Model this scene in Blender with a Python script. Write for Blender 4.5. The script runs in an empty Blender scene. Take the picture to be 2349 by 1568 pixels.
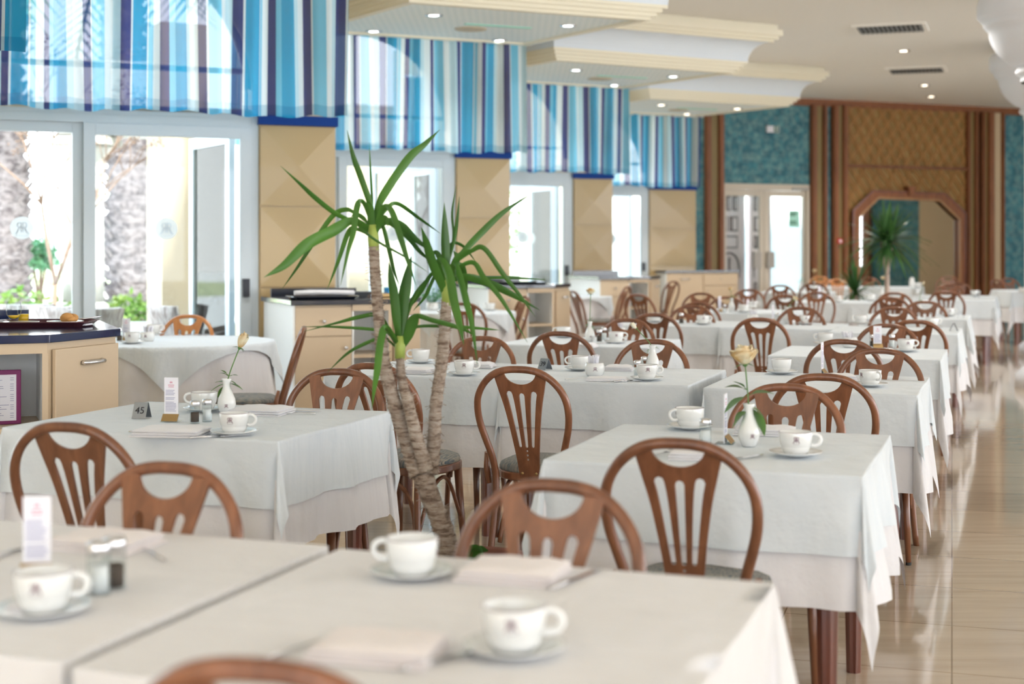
import bpy, bmesh, math, random
from mathutils import Vector, Matrix, Euler
from math import sin, cos, pi, sqrt, atan2, hypot
C = bpy.context.scene.collection
SC = bpy.context.scene

# ---------------------------------------------------------------- camera, sky, exposure
FP = 3262.0          # focal length in pixels of the 2349 wide frame (50 mm)
EYE = 1.37           # camera height above the floor
HOR = 568.0          # picture row of the horizon
CX = 1174.5
cam_d = bpy.data.cameras.new('camera')
cam_d.sensor_width = 36.0
cam_d.lens = FP / 2349.0 * 36.0
cam_d.shift_y = -(784.0 - HOR) / 2349.0
cam_d.clip_start = 0.1
cam_d.clip_end = 400
cam_d.dof.use_dof = True
cam_d.dof.focus_distance = 5.9
cam_d.dof.aperture_fstop = 2.3
cam = bpy.data.objects.new('camera', cam_d)
cam.location = (0, 0, EYE)
cam.rotation_euler = (pi / 2, 0, 0)
C.objects.link(cam)
SC.camera = cam

world = bpy.data.worlds.new('sky'); SC.world = world
world.use_nodes = True
wt = world.node_tree
for n in list(wt.nodes): wt.nodes.remove(n)
wo = wt.nodes.new('ShaderNodeOutputWorld')
wb = wt.nodes.new('ShaderNodeBackground')
wtc = wt.nodes.new('ShaderNodeTexCoord')
wsx = wt.nodes.new('ShaderNodeSeparateXYZ')
wr = wt.nodes.new('ShaderNodeValToRGB')
wr.color_ramp.elements[0].position = 0.0
wr.color_ramp.elements[0].color = (0.95, 0.97, 1.0, 1)
wr.color_ramp.elements[1].position = 0.75
wr.color_ramp.elements[1].color = (0.66, 0.81, 1.0, 1)
wt.links.new(wtc.outputs['Generated'], wsx.inputs[0])
wt.links.new(wsx.outputs['Z'], wr.inputs[0])
wt.links.new(wr.outputs[0], wb.inputs['Color'])
wb.inputs['Strength'].default_value = 2.3
wt.links.new(wb.outputs[0], wo.inputs['Surface'])

sun_d = bpy.data.lights.new('sun', 'SUN'); sun_d.energy = 5.0; sun_d.angle = 0.08; sun_d.color = (1, 0.95, 0.86)
sun = bpy.data.objects.new('sun', sun_d); C.objects.link(sun)
sun.rotation_euler = Vector((-0.42, 0.55, -0.62)).to_track_quat('-Z', 'Y').to_euler()

SC.view_settings.view_transform = 'Standard'
SC.view_settings.look = 'None'
SC.view_settings.gamma = 1.0
SC.view_settings.use_curve_mapping = False
SC.view_settings.exposure = 1.45
SC.cycles.max_bounces = 8
SC.cycles.diffuse_bounces = 4
SC.cycles.glossy_bounces = 3
SC.cycles.transmission_bounces = 6
SC.cycles.transparent_max_bounces = 12
SC.cycles.caustics_reflective = False
SC.cycles.caustics_refractive = False
SC.cycles.sample_clamp_indirect = 6.0

# ---------------------------------------------------------------- plan directions
RD = Vector((0.334, 0.943, 0))     # the table rows run away along this
CD = Vector((0.943, -0.334, 0))    # across the rows, towards the aisle
UD = Vector((0.924, 0.383, 0))     # along each window bay and the far wall
VD = Vector((-0.383, 0.924, 0))    # out through the windows
ROWROT = atan2(CD.y, CD.x)
BAYROT = atan2(UD.y, UD.x)
ORG = Vector((0.93, 3.85, 0))      # corner of the first aisle table

def rc(r, c, z=0.0):
    p = ORG + RD * r + CD * c
    return Vector((p.x, p.y, z))
def at(px, py, z):
    """point of the photo that lies at height z"""
    Y = FP * (EYE - z) / (py - HOR)
    return Vector(((px - CX) / FP * Y, Y, z))
def atY(px, py, Y):
    return Vector(((px - CX) / FP * Y, Y, EYE - (py - HOR) * Y / FP))

# ---------------------------------------------------------------- materials
MATS = {}
def mat(name, color, rough=0.5, metal=0.0, coat=0.0, **kw):
    m = bpy.data.materials.new(name); m.use_nodes = True
    b = m.node_tree.nodes['Principled BSDF']
    b.inputs['Base Color'].default_value = (*color, 1)
    b.inputs['Roughness'].default_value = rough
    b.inputs['Metallic'].default_value = metal
    b.inputs['Coat Weight'].default_value = coat
    for k, v in kw.items():
        b.inputs[k.replace('_', ' ')].default_value = v
    MATS[name] = m
    return m
def nodes(m): return m.node_tree.nodes, m.node_tree.links, m.node_tree.nodes['Principled BSDF']
def tex_noise(m, scale, vec=(1, 1, 1), detail=3, coord='Object', rough=0.5, dist=0):
    N, L, b = nodes(m)
    tc = N.new('ShaderNodeTexCoord'); mp = N.new('ShaderNodeMapping'); t = N.new('ShaderNodeTexNoise')
    mp.inputs['Scale'].default_value = vec
    t.inputs['Scale'].default_value = scale; t.inputs['Detail'].default_value = detail
    t.inputs['Roughness'].default_value = rough; t.inputs['Distortion'].default_value = dist
    L.new(tc.outputs[coord], mp.inputs[0]); L.new(mp.outputs[0], t.inputs['Vector'])
    return t
def ramp(m, src, stops, interp='LINEAR'):
    N, L, b = nodes(m)
    r = N.new('ShaderNodeValToRGB'); cr = r.color_ramp; cr.interpolation = interp
    while len(cr.elements) < len(stops): cr.elements.new(0.5)
    for e, (p, c) in zip(cr.elements, stops):
        e.position = p; e.color = (*c, 1)
    L.new(src, r.inputs[0]); return r
def bump(m, src, strength, dist=0.01):
    N, L, b = nodes(m)
    bp = N.new('ShaderNodeBump'); bp.inputs['Strength'].default_value = strength; bp.inputs['Distance'].default_value = dist
    L.new(src, bp.inputs['Height']); L.new(bp.outputs[0], b.inputs['Normal']); return bp

def cloth_mat(name, col, col2):
    m = mat(name, col, 0.85); N, L, b = nodes(m)
    t = tex_noise(m, 5, (1, 14, 1), 3)
    r = ramp(m, t.outputs[0], [(0.35, col2), (0.6, col)])
    L.new(r.outputs[0], b.inputs['Base Color'])
    t2 = tex_noise(m, 7, (1, 1, 1), 4); bump(m, t2.outputs[0], 0.45, 0.03)
    b.inputs['Sheen Weight'].default_value = 0.2
    return m
cloth_mat('overlay_cloth', (0.70, 0.755, 0.80), (0.665, 0.725, 0.775))  # white cloth, the blue cast of the light put into its colour
cloth_mat('under_cloth', (0.76, 0.755, 0.78), (0.74, 0.73, 0.755))
cloth_mat('cream_cloth', (0.74, 0.735, 0.74), (0.71, 0.705, 0.71))
cloth_mat('napkin_cloth', (0.82, 0.82, 0.85), (0.79, 0.79, 0.82))
cloth_mat('pink_napkin_cloth', (0.82, 0.77, 0.76), (0.79, 0.73, 0.72))

def wood_mat(name, dark, light, rough=0.28, vec=(14, 14, 1.3), coat=0.5):
    m = mat(name, light, rough, coat=coat); N, L, b = nodes(m)
    t = tex_noise(m, 2.2, vec, 5, dist=0.6)
    r = ramp(m, t.outputs[0], [(0.3, dark), (0.68, light)])
    oi = N.new('ShaderNodeObjectInfo'); hs = N.new('ShaderNodeHueSaturation')
    mr = N.new('ShaderNodeMapRange'); mr.inputs['To Min'].default_value = 0.85; mr.inputs['To Max'].default_value = 1.15
    L.new(oi.outputs['Random'], mr.inputs['Value']); L.new(mr.outputs[0], hs.inputs['Value'])
    L.new(r.outputs[0], hs.inputs['Color']); L.new(hs.outputs[0], b.inputs['Base Color'])
    b.inputs['Coat Roughness'].default_value = 0.15
    return m
wood_mat('chair_wood', (0.150, 0.056, 0.027), (0.250, 0.100, 0.048), coat=0.2)
wood_mat('sunlit_wood', (0.50, 0.19, 0.06), (0.62, 0.26, 0.09))  # chair wood again, with the sunlight on it put into the colour
wood_mat('table_wood', (0.115, 0.032, 0.02), (0.19, 0.058, 0.034))
wood_mat('panel_wood', (0.16, 0.052, 0.016), (0.27, 0.095, 0.030), 0.5, coat=0.0)
wood_mat('brass_wood', (0.32, 0.15, 0.045), (0.44, 0.22, 0.075), 0.35)
wood_mat('lattice_wood', (0.50, 0.25, 0.08), (0.62, 0.34, 0.12), 0.6, coat=0.0)
wood_mat('carved_wood', (0.76, 0.60, 0.60), (0.84, 0.70, 0.69), 0.6, coat=0.0)
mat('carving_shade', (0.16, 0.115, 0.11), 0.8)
mat('porcelain', (0.80, 0.81, 0.80), 0.12, coat=0.3)
mat('logo_ink', (0.13, 0.018, 0.06), 0.4)
mat('number_ink', (0.02, 0.02, 0.03), 0.5)
mat('chrome', (0.75, 0.75, 0.77), 0.22, 1.0)
mat('dull_steel', (0.33, 0.36, 0.40), 0.38, 1.0)
mat('gold', (0.42, 0.28, 0.12), 0.35, 0.6)
mat('pepper', (0.10, 0.075, 0.06), 0.9)
mat('salt', (0.82, 0.83, 0.84), 0.8)
mat('paper', (0.82, 0.82, 0.88), 0.6)
mat('print_ink', (0.30, 0.30, 0.48), 0.6)
mat('pink_ink', (0.62, 0.16, 0.28), 0.6)
mat('clear_glass', (0.93, 0.96, 0.96), 0.02)
mat('orange_juice', (0.85, 0.52, 0.03), 0.2)
mat('pastry', (0.60, 0.30, 0.09), 0.6)
mat('tray', (0.085, 0.025, 0.035), 0.35)
mat('purple_card', (0.19, 0.012, 0.11), 0.5)
mat('worktop', (0.018, 0.022, 0.035), 0.12, coat=0.5)
mat('blue_worktop', (0.012, 0.022, 0.075), 0.12, coat=0.5)
mat('cabinet_cream', (0.62, 0.485, 0.33), 0.45)
mat('cabinet_white', (0.90, 0.91, 0.90), 0.5)
mat('frame_white', (0.60, 0.68, 0.74), 0.35)
mat('frame_cream', (0.62, 0.55, 0.45), 0.4)
mat('lock_black', (0.02, 0.025, 0.04), 0.4)
mat('ceiling_paint', (0.92, 0.90, 0.85), 0.7)
mat('moulding', (0.88, 0.83, 0.68), 0.55)
mat('daylit_cove', (0.76, 0.83, 0.90), 0.6)  # the bluish daylight on the coves is put into this colour
mat('white_plaster', (0.80, 0.82, 0.88), 0.45)
mat('wall_cream', (0.72, 0.62, 0.45), 0.6)
mat('pillar_cream', (0.50, 0.37, 0.19), 0.32, coat=0.15)
mat('olive_strip', (0.25, 0.175, 0.06), 0.5)
mat('cream_strip', (0.60, 0.47, 0.30), 0.5)
mat('deep_blue', (0.0, 0.045, 0.27), 0.85)
mat('terracotta', (0.20, 0.065, 0.042), 0.6)
mat('soil', (0.06, 0.045, 0.03), 0.95)
mat('red_plastic', (0.55, 0.03, 0.03), 0.4)
mat('sign_green', (0.42, 0.80, 0.68), 0.5)
mat('dark_green', (0.02, 0.14, 0.06), 0.5)
mat('cyan_pack', (0.05, 0.35, 0.75), 0.5)
mat('exterior_cream', (0.36, 0.30, 0.22), 0.8)
mat('exterior_white', (0.42, 0.40, 0.37), 0.8)
mat('passage_paint', (0.86, 0.83, 0.78), 0.8)
mat('skin', (0.60, 0.36, 0.26), 0.6)
mat('mauve_cloth', (0.30, 0.13, 0.18), 0.9)
mat('white_cotton', (0.75, 0.78, 0.85), 0.9)
mat('dark_trousers', (0.06, 0.06, 0.08), 0.9)
mat('rubber', (0.02, 0.02, 0.02), 0.6)
mat('vent_grey', (0.30, 0.31, 0.32), 0.5, 0.4)
mat('vent_dark', (0.06, 0.06, 0.06), 0.8)
mat('disc_beige', (0.62, 0.55, 0.42), 0.6)
mat('mirror', (0.80, 0.80, 0.80), 0.02, 1.0)

def lamp_mat(name, col, s):
    m = mat(name, col, 0.5); b = m.node_tree.nodes['Principled BSDF']
    b.inputs['Emission Color'].default_value = (*col, 1); b.inputs['Emission Strength'].default_value = s
lamp_mat('lamp_cool', (0.93, 1.0, 0.97), 5)
lamp_mat('lamp_warm', (1.0, 0.86, 0.66), 5)

m = mat('seat_fabric', (0.16, 0.18, 0.20), 0.9); N, L, b = nodes(m)
t = tex_noise(m, 6, (60, 5, 1), 3); r = ramp(m, t.outputs[0], [(0.35, (0.10, 0.135, 0.17)), (0.62, (0.34, 0.31, 0.26))])
L.new(r.outputs[0], b.inputs['Base Color']); bump(m, t.outputs[0], 0.5, 0.003)

m = mat('window_glass', (1, 1, 1), 0.0); N, L, b = nodes(m)
tr = N.new('ShaderNodeBsdfTransparent'); tr.inputs[0].default_value = (0.95, 0.98, 0.97, 1)
gl = N.new('ShaderNodeBsdfGlossy'); gl.inputs['Roughness'].default_value = 0.02
fr = N.new('ShaderNodeFresnel'); fr.inputs['IOR'].default_value = 1.35; mx = N.new('ShaderNodeMixShader')
L.new(fr.outputs[0], mx.inputs[0]); L.new(tr.outputs[0], mx.inputs[1]); L.new(gl.outputs[0], mx.inputs[2])
L.new(mx.outputs[0], N['Material Output'].inputs['Surface'])
mat('glass_sticker', (0.86, 0.90, 0.92), 0.5, Transmission_Weight=0.0, Subsurface_Weight=0.0)
m = MATS['glass_sticker']; N, L, b = nodes(m); q_ = N.new('ShaderNodeBsdfTranslucent'); q_.inputs[0].default_value = (0.9, 0.93, 0.95, 1); w_ = N.new('ShaderNodeMixShader'); w_.inputs[0].default_value = 0.6
L.new(b.outputs[0], w_.inputs[1]); L.new(q_.outputs[0], w_.inputs[2]); t_ = N.new('ShaderNodeBsdfTransparent'); v_ = N.new('ShaderNodeMixShader'); v_.inputs[0].default_value = 0.25; L.new(w_.outputs[0], v_.inputs[1]); L.new(t_.outputs[0], v_.inputs[2]); L.new(v_.outputs[0], N['Material Output'].inputs['Surface'])
mat('sticker_ink', (0.50, 0.58, 0.66), 0.5)
mat('acrylic', (0.9, 0.93, 0.95), 0.05)
for nm_ in ('clear_glass', 'acrylic'):
    m = MATS[nm_]; N, L, b = nodes(m)
    tr = N.new('ShaderNodeBsdfTransparent'); tr.inputs[0].default_value = (0.93, 0.96, 0.96, 1)
    gl = N.new('ShaderNodeBsdfGlossy'); gl.inputs['Roughness'].default_value = 0.05
    lw = N.new('ShaderNodeLayerWeight'); lw.inputs[0].default_value = 0.12; mx = N.new('ShaderNodeMixShader')
    ml = N.new('ShaderNodeMath'); ml.operation = 'MULTIPLY'; ml.inputs[1].default_value = 0.4; L.new(lw.outputs['Fresnel'], ml.inputs[0]); L.new(ml.outputs[0], mx.inputs[0]); L.new(tr.outputs[0], mx.inputs[1]); L.new(gl.outputs[0], mx.inputs[2])
    L.new(mx.outputs[0], N['Material Output'].inputs['Surface'])

# striped valance cloth, the stripes follow the cloth (UV) so they fold with it
m = mat('striped_valance', (0.5, 0.6, 0.7), 0.8); N, L, b = nodes(m)
uv = N.new('ShaderNodeUVMap'); sp = N.new('ShaderNodeSeparateXYZ'); L.new(uv.outputs[0], sp.inputs[0])
fr = N.new('ShaderNodeMath'); fr.operation = 'FRACT'; L.new(sp.outputs[0], fr.inputs[0])
WHT = (0.66, 0.75, 0.78); TEAL = (0.03, 0.32, 0.56); NAVY = (0.035, 0.05, 0.19); LBL = (0.17, 0.52, 0.72); PAL = (0.46, 0.66, 0.74)
stripes = [(0.0, TEAL), (0.13, WHT), (0.145, NAVY), (0.235, PAL), (0.32, WHT), (0.38, LBL), (0.49, WHT), (0.505, NAVY), (0.58, WHT),
           (0.66, PAL), (0.70, TEAL), (0.79, LBL), (0.83, NAVY), (0.895, WHT), (0.95, LBL), (0.985, WHT)]
r = ramp(m, fr.outputs[0], stripes, 'CONSTANT')
hem = N.new('ShaderNodeMath'); hem.operation = 'LESS_THAN'; hem.inputs[1].default_value = 0.07; L.new(sp.outputs[1], hem.inputs[0])
t = tex_noise(m, 30, (2, 2, 60), 2)
mu = N.new('ShaderNodeMix'); mu.data_type = 'RGBA'; mu.blend_type = 'MULTIPLY'
L.new(hem.outputs[0], mu.inputs[0]); L.new(r.outputs[0], mu.inputs[6]); mu.inputs[7].default_value = (0.62, 0.76, 0.84, 1)
weave = N.new('ShaderNodeMix'); weave.data_type = 'RGBA'; weave.blend_type = 'MULTIPLY'; weave.inputs[0].default_value = 0.35
L.new(mu.outputs[2], weave.inputs[6]); L.new(t.outputs[0], weave.inputs[7])
df = N.new('ShaderNodeBsdfDiffuse'); tl = N.new('ShaderNodeBsdfTranslucent'); ms = N.new('ShaderNodeMixShader'); ms.inputs[0].default_value = 0.62
L.new(mu.outputs[2], df.inputs[0]); L.new(mu.outputs[2], tl.inputs[0])
L.new(df.outputs[0], ms.inputs[1]); L.new(tl.outputs[0], ms.inputs[2])
ts = N.new('ShaderNodeBsdfTransparent'); ms2 = N.new('ShaderNodeMixShader'); ms2.inputs[0].default_value = 0.10
L.new(ms.outputs[0], ms2.inputs[1]); L.new(ts.outputs[0], ms2.inputs[2])
L.new(ms2.outputs[0], N['Material Output'].inputs['Surface'])

# polished marble floor
m = mat('floor_marble', (0.5, 0.42, 0.34), 0.09, coat=0.3); N, L, b = nodes(m)
tc = N.new('ShaderNodeTexCoord'); mp = N.new('ShaderNodeMapping'); mp.inputs['Rotation'].default_value = (0, 0, 0.30)
L.new(tc.outputs['Object'], mp.inputs[0])
br = N.new('ShaderNodeTexBrick'); br.offset = 0.0; br.inputs['Scale'].default_value = 1.0
br.inputs['Brick Width'].default_value = 0.6; br.inputs['Row Height'].default_value = 0.6; br.inputs['Mortar Size'].default_value = 0.003
br.inputs['Color1'].default_value = (0.68, 0.57, 0.45, 1); br.inputs['Color2'].default_value = (0.54, 0.45, 0.35, 1); br.inputs['Mortar'].default_value = (0.30, 0.22, 0.15, 1)
L.new(mp.outputs[0], br.inputs[0])
t = tex_noise(m, 2.6, (0.6, 6.0, 1), 6, rough=0.6, dist=0.4)
r = ramp(m, t.outputs[0], [(0.30, (0.78, 0.73, 0.68)), (0.50, (0.90, 0.88, 0.85)), (0.7, (1.0, 0.97, 0.92))])
mu = N.new('ShaderNodeMix'); mu.data_type = 'RGBA'; mu.blend_type = 'MULTIPLY'; mu.inputs[0].default_value = 0.85
L.new(br.outputs[0], mu.inputs[6]); L.new(r.outputs[0], mu.inputs[7]); L.new(mu.outputs[2], b.inputs['Base Color'])
b.inputs['Specular IOR Level'].default_value = 0.7

# teal mosaic tiles
m = mat('teal_tiles', (0.03, 0.2, 0.25), 0.6); N, L, b = nodes(m)
tc = N.new('ShaderNodeTexCoord'); mp = N.new('ShaderNodeMapping'); mp.inputs['Rotation'].default_value = (pi / 2, 0, 0)
L.new(tc.outputs['Object'], mp.inputs[0])
br = N.new('ShaderNodeTexBrick'); br.offset = 0.0; br.inputs['Scale'].default_value = 1.0
br.inputs['Brick Width'].default_value = 0.105; br.inputs['Row Height'].default_value = 0.105; br.inputs['Mortar Size'].default_value = 0.003
br.inputs['Bias'].default_value = -0.1
br.inputs['Color1'].default_value = (0.016, 0.12, 0.175, 1); br.inputs['Color2'].default_value = (0.045, 0.235, 0.29, 1); br.inputs['Mortar'].default_value = (0.02, 0.10, 0.13, 1)
L.new(mp.outputs[0], br.inputs[0])
t = tex_noise(m, 7, (1, 1, 1), 6, rough=0.8)
r = ramp(m, t.outputs[0], [(0.45, (0, 0, 0)), (0.72, (1, 1, 1))])
mu = N.new('ShaderNodeMix'); mu.data_type = 'RGBA'; L.new(r.outputs[0], mu.inputs[0]); L.new(br.outputs[0], mu.inputs[6])
mu.inputs[7].default_value = (0.25, 0.42, 0.40, 1); L.new(mu.outputs[2], b.inputs['Base Color'])

# woven backing of the lattice wall
m = mat('lattice_back', (0.22, 0.14, 0.05), 0.6); N, L, b = nodes(m)
t = tex_noise(m, 4, (1, 1, 1), 3); r = ramp(m, t.outputs[0], [(0.3, (0.22, 0.125, 0.03)), (0.7, (0.33, 0.20, 0.06))]); L.new(r.outputs[0], b.inputs['Base Color'])

# perforated ceiling panel
m = mat('perforated_panel', (0.74, 0.80, 0.79), 0.6); N, L, b = nodes(m)
tc = N.new('ShaderNodeTexCoord'); vo = N.new('ShaderNodeTexVoronoi'); vo.inputs['Scale'].default_value = 16; vo.inputs['Randomness'].default_value = 0.0
L.new(tc.outputs['Object'], vo.inputs['Vector'])
r = ramp(m, vo.outputs['Distance'], [(0.25, (0.80, 0.90, 0.92)), (0.42, (0.90, 0.97, 0.98))]); L.new(r.outputs[0], b.inputs['Base Color'])

def leaf_mat(name, a, c):
    m = mat(name, a, 0.35); N, L, b = nodes(m)
    t = tex_noise(m, 3, (1, 1, 1), 2); r = ramp(m, t.outputs[0], [(0.35, a), (0.7, c)])
    d = b; tl = N.new('ShaderNodeBsdfTranslucent'); ms = N.new('ShaderNodeMixShader'); ms.inputs[0].default_value = 0.25
    L.new(r.outputs[0], b.inputs['Base Color']); L.new(r.outputs[0], tl.inputs[0])
    L.new(b.outputs[0], ms.inputs[1]); L.new(tl.outputs[0], ms.inputs[2]); L.new(ms.outputs[0], N['Material Output'].inputs['Surface'])
leaf_mat('yucca_leaf', (0.028, 0.098, 0.018), (0.085, 0.235, 0.03))
leaf_mat('far_leaf', (0.03, 0.10, 0.03), (0.09, 0.22, 0.06))
leaf_mat('rose_leaf', (0.05, 0.16, 0.03), (0.16, 0.32, 0.06))
leaf_mat('garden_leaf', (0.06, 0.17, 0.025), (0.23, 0.29, 0.06))
leaf_mat('pale_leaf', (0.07, 0.24, 0.11), (0.18, 0.38, 0.20))
mat('leaf_neck', (0.33, 0.42, 0.09), 0.5)
m = mat('bark', (0.3, 0.2, 0.14), 0.9); N, L, b = nodes(m)
t = tex_noise(m, 9, (2, 2, 9), 5, rough=0.7); r = ramp(m, t.outputs[0], [(0.38, (0.16, 0.105, 0.075)), (0.50, (0.37, 0.295, 0.235)), (0.66, (0.50, 0.44, 0.38))])
L.new(r.outputs[0], b.inputs['Base Color']); bump(m, t.outputs[0], 0.9, 0.012)
m = mat('palm_bark', (0.4, 0.36, 0.34), 0.95); N, L, b = nodes(m)
t = tex_noise(m, 3, (3, 3, 5), 5, rough=0.8); r = ramp(m, t.outputs[0], [(0.4, (0.10, 0.08, 0.09)), (0.58, (0.32, 0.28, 0.29))])
L.new(r.outputs[0], b.inputs['Base Color']); bump(m, t.outputs[0], 1.0, 0.1)
mat('pale_bark', (0.60, 0.47, 0.40), 0.9)
mat('twig', (0.20, 0.13, 0.095), 0.9)
m = mat('rose_petal', (0.80, 0.74, 0.50), 0.6); N, L, b = nodes(m)
t = tex_noise(m, 22, (1, 1, 1), 3); r = ramp(m, t.outputs[0], [(0.40, (0.82, 0.77, 0.57)), (0.66, (0.62, 0.36, 0.10))]); L.new(r.outputs[0], b.inputs['Base Color'])
mat('white_petal', (0.84, 0.80, 0.64), 0.6)
mat('rose_stem', (0.10, 0.22, 0.06), 0.6)
m = mat('wicker', (0.5, 0.42, 0.38), 0.8); N, L, b = nodes(m)
t = tex_noise(m, 6, (9, 9, 0.6), 2); r = ramp(m, t.outputs[0], [(0.4, (0.28, 0.23, 0.21)), (0.6, (0.52, 0.46, 0.43))]); L.new(r.outputs[0], b.inputs['Base Color']); bump(m, t.outputs[0], 0.8, 0.01)
m = mat('terrace', (0.8, 0.78, 0.74), 0.8)
m = mat('garden_ground', (0.45, 0.50, 0.28), 0.95)

# ---------------------------------------------------------------- mesh building
def catmull(pts, n):
    P = [Vector(p) for p in pts]
    P = [P[0] * 2 - P[1]] + P + [P[-1] * 2 - P[-2]]
    out = []
    for i in range(1, len(P) - 2):
        for k in range(n):
            t = k / n
            out.append(0.5 * ((2 * P[i]) + (P[i+1] - P[i-1]) * t + (2*P[i-1] - 5*P[i] + 4*P[i+1] - P[i+2]) * t*t + (3*P[i] - P[i-1] - 3*P[i+1] + P[i+2]) * t**3))
    out.append(P[-2]); return out

class MB:
    def __init__(s): s.v = []; s.f = []; s.sm = []; s.mi = []; s.uv = {}; s.m = 0
    def face(s, idx, smooth=False): s.f.append(tuple(idx)); s.sm.append(smooth); s.mi.append(s.m)
    def box(s, lo, hi, M=None):
        n = len(s.v)
        for z in (lo[2], hi[2]):
            for x, y in ((lo[0], lo[1]), (hi[0], lo[1]), (hi[0], hi[1]), (lo[0], hi[1])):
                p = Vector((x, y, z)); s.v.append(M @ p if M else p)
        for q in ((3,2,1,0),(4,5,6,7),(0,1,5,4),(1,2,6,5),(2,3,7,6),(3,0,4,7)): s.face([n+i for i in q])
        return s
    def bar(s, a, b, w, h, up=(0, 0, 1)):
        a = Vector(a); b = Vector(b); d = (b - a); L = d.length; d.normalize(); u = Vector(up)
        x = d.cross(u)
        if x.length < 1e-4: x = d.cross(Vector((1, 0, 0)))
        x.normalize(); u = x.cross(d)
        M = Matrix.Translation(a) @ Matrix((x, d, u)).transposed().to_4x4()
        return s.box((-w/2, 0, -h/2), (w/2, L, h/2), M)
    def prism(s, pts, z0, z1, M=None):
        n = len(s.v); k = len(pts)
        for z in (z0, z1):
            for x, y in pts:
                p = Vector((x, y, z)); s.v.append(M @ p if M else p)
        s.face([n+i for i in range(k)][::-1]); s.face([n+k+i for i in range(k)])
        for i in range(k):
            j = (i+1) % k; s.face((n+i, n+j, n+k+j, n+k+i))
        return s
    def tube(s, pts, rad, seg=10, cap=True, closed=False, flat=1.0):
        P = [Vector(p) for p in pts]; n0 = len(s.v); k = len(P)
        R = rad if isinstance(rad, (list, tuple)) else [rad] * k
        prev = None
        for i, p in enumerate(P):
            if closed: d = P[(i+1) % k] - P[i-1]
            else: d = P[min(i+1, k-1)] - P[max(i-1, 0)]
            d.normalize()
            if prev is None:
                a = Vector((0, 0, 1)) if abs(d.z) < 0.9 else Vector((1, 0, 0))
                x = d.cross(a).normalized()
            else:
                x = (prev - d * prev.dot(d)).normalized()
            prev = x; y = d.cross(x)
            for j in range(seg):
                t = 2*pi*j/seg; s.v.append(p + (x*cos(t) + y*sin(t)*flat) * R[i])
        for i in range(k if closed else k-1):
            i2 = (i+1) % k
            for j in range(seg):
                j2 = (j+1) % seg
                s.face((n0+i*seg+j, n0+i*seg+j2, n0+i2*seg+j2, n0+i2*seg+j), True)
        if cap and not closed:
            s.face([n0+j for j in range(seg)][::-1]); s.face([n0+(k-1)*seg+j for j in range(seg)])
        return s
    def lathe(s, prof, seg=24, M=None, smooth=True, cap=True):
        n0 = len(s.v); k = len(prof)
        for r_, z in prof:
            for j in range(seg):
                t = 2*pi*j/seg; p = Vector((r_*cos(t), r_*sin(t), z)); s.v.append(M @ p if M else p)
        for i in range(k-1):
            for j in range(seg):
                j2 = (j+1) % seg
                s.face((n0+i*seg+j, n0+i*seg+j2, n0+(i+1)*seg+j2, n0+(i+1)*seg+j), smooth)
        if cap:
            if prof[0][0] > 1e-5: s.face([n0+j for j in range(seg)][::-1])
            if prof[-1][0] > 1e-5: s.face([n0+(k-1)*seg+j for j in range(seg)])
        return s
    def grid(s, nx, ny, fn, smooth=True, uvf=None):
        n0 = len(s.v)
        for j in range(ny+1):
            for i in range(nx+1):
                s.v.append(Vector(fn(i, j)))
                if uvf: s.uv[n0 + j*(nx+1) + i] = uvf(i, j)
        for j in range(ny):
            for i in range(nx):
                a = n0 + j*(nx+1) + i
                s.face((a, a+1, a+nx+2, a+nx+1), smooth)
        return s
    def ball(s, c, r, seg=12, rings=8, scale=(1, 1, 1)):
        c = Vector(c); n0 = len(s.v)
        for i in range(rings+1):
            a = -pi/2 + pi*i/rings
            for j in range(seg):
                t = 2*pi*j/seg
                s.v.append(c + Vector((r*cos(a)*cos(t)*scale[0], r*cos(a)*sin(t)*scale[1], r*sin(a)*scale[2])))
        for i in range(rings):
            for j in range(seg):
                j2 = (j+1) % seg
                s.face((n0+i*seg+j, n0+i*seg+j2, n0+(i+1)*seg+j2, n0+(i+1)*seg+j), True)
        return s
    def mesh(s, name, mats):
        me = bpy.data.meshes.new(name)
        me.from_pydata([tuple(v) for v in s.v], [], s.f)
        if not isinstance(mats, (list, tuple)): mats = [mats]
        for mm in mats: me.materials.append(MATS[mm])
        me.polygons.foreach_set('use_smooth', s.sm); me.polygons.foreach_set('material_index', s.mi)
        if s.uv:
            l = me.uv_layers.new(name='UVMap')
            for lp in me.loops:
                l.data[lp.index].uv = s.uv.get(lp.vertex_index, (0, 0))
        me.update(); return me
    def build(s, name, mats, parent=None, bevel=0.0):
        o = bpy.data.objects.new(name, s.mesh(name, mats)); C.objects.link(o)
        if parent: o.parent = parent
        if bevel:
            b = o.modifiers.new('bevel', 'BEVEL'); b.width = bevel; b.segments = 2; b.limit_method = 'ANGLE'; b.angle_limit = 0.6
        return o

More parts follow.
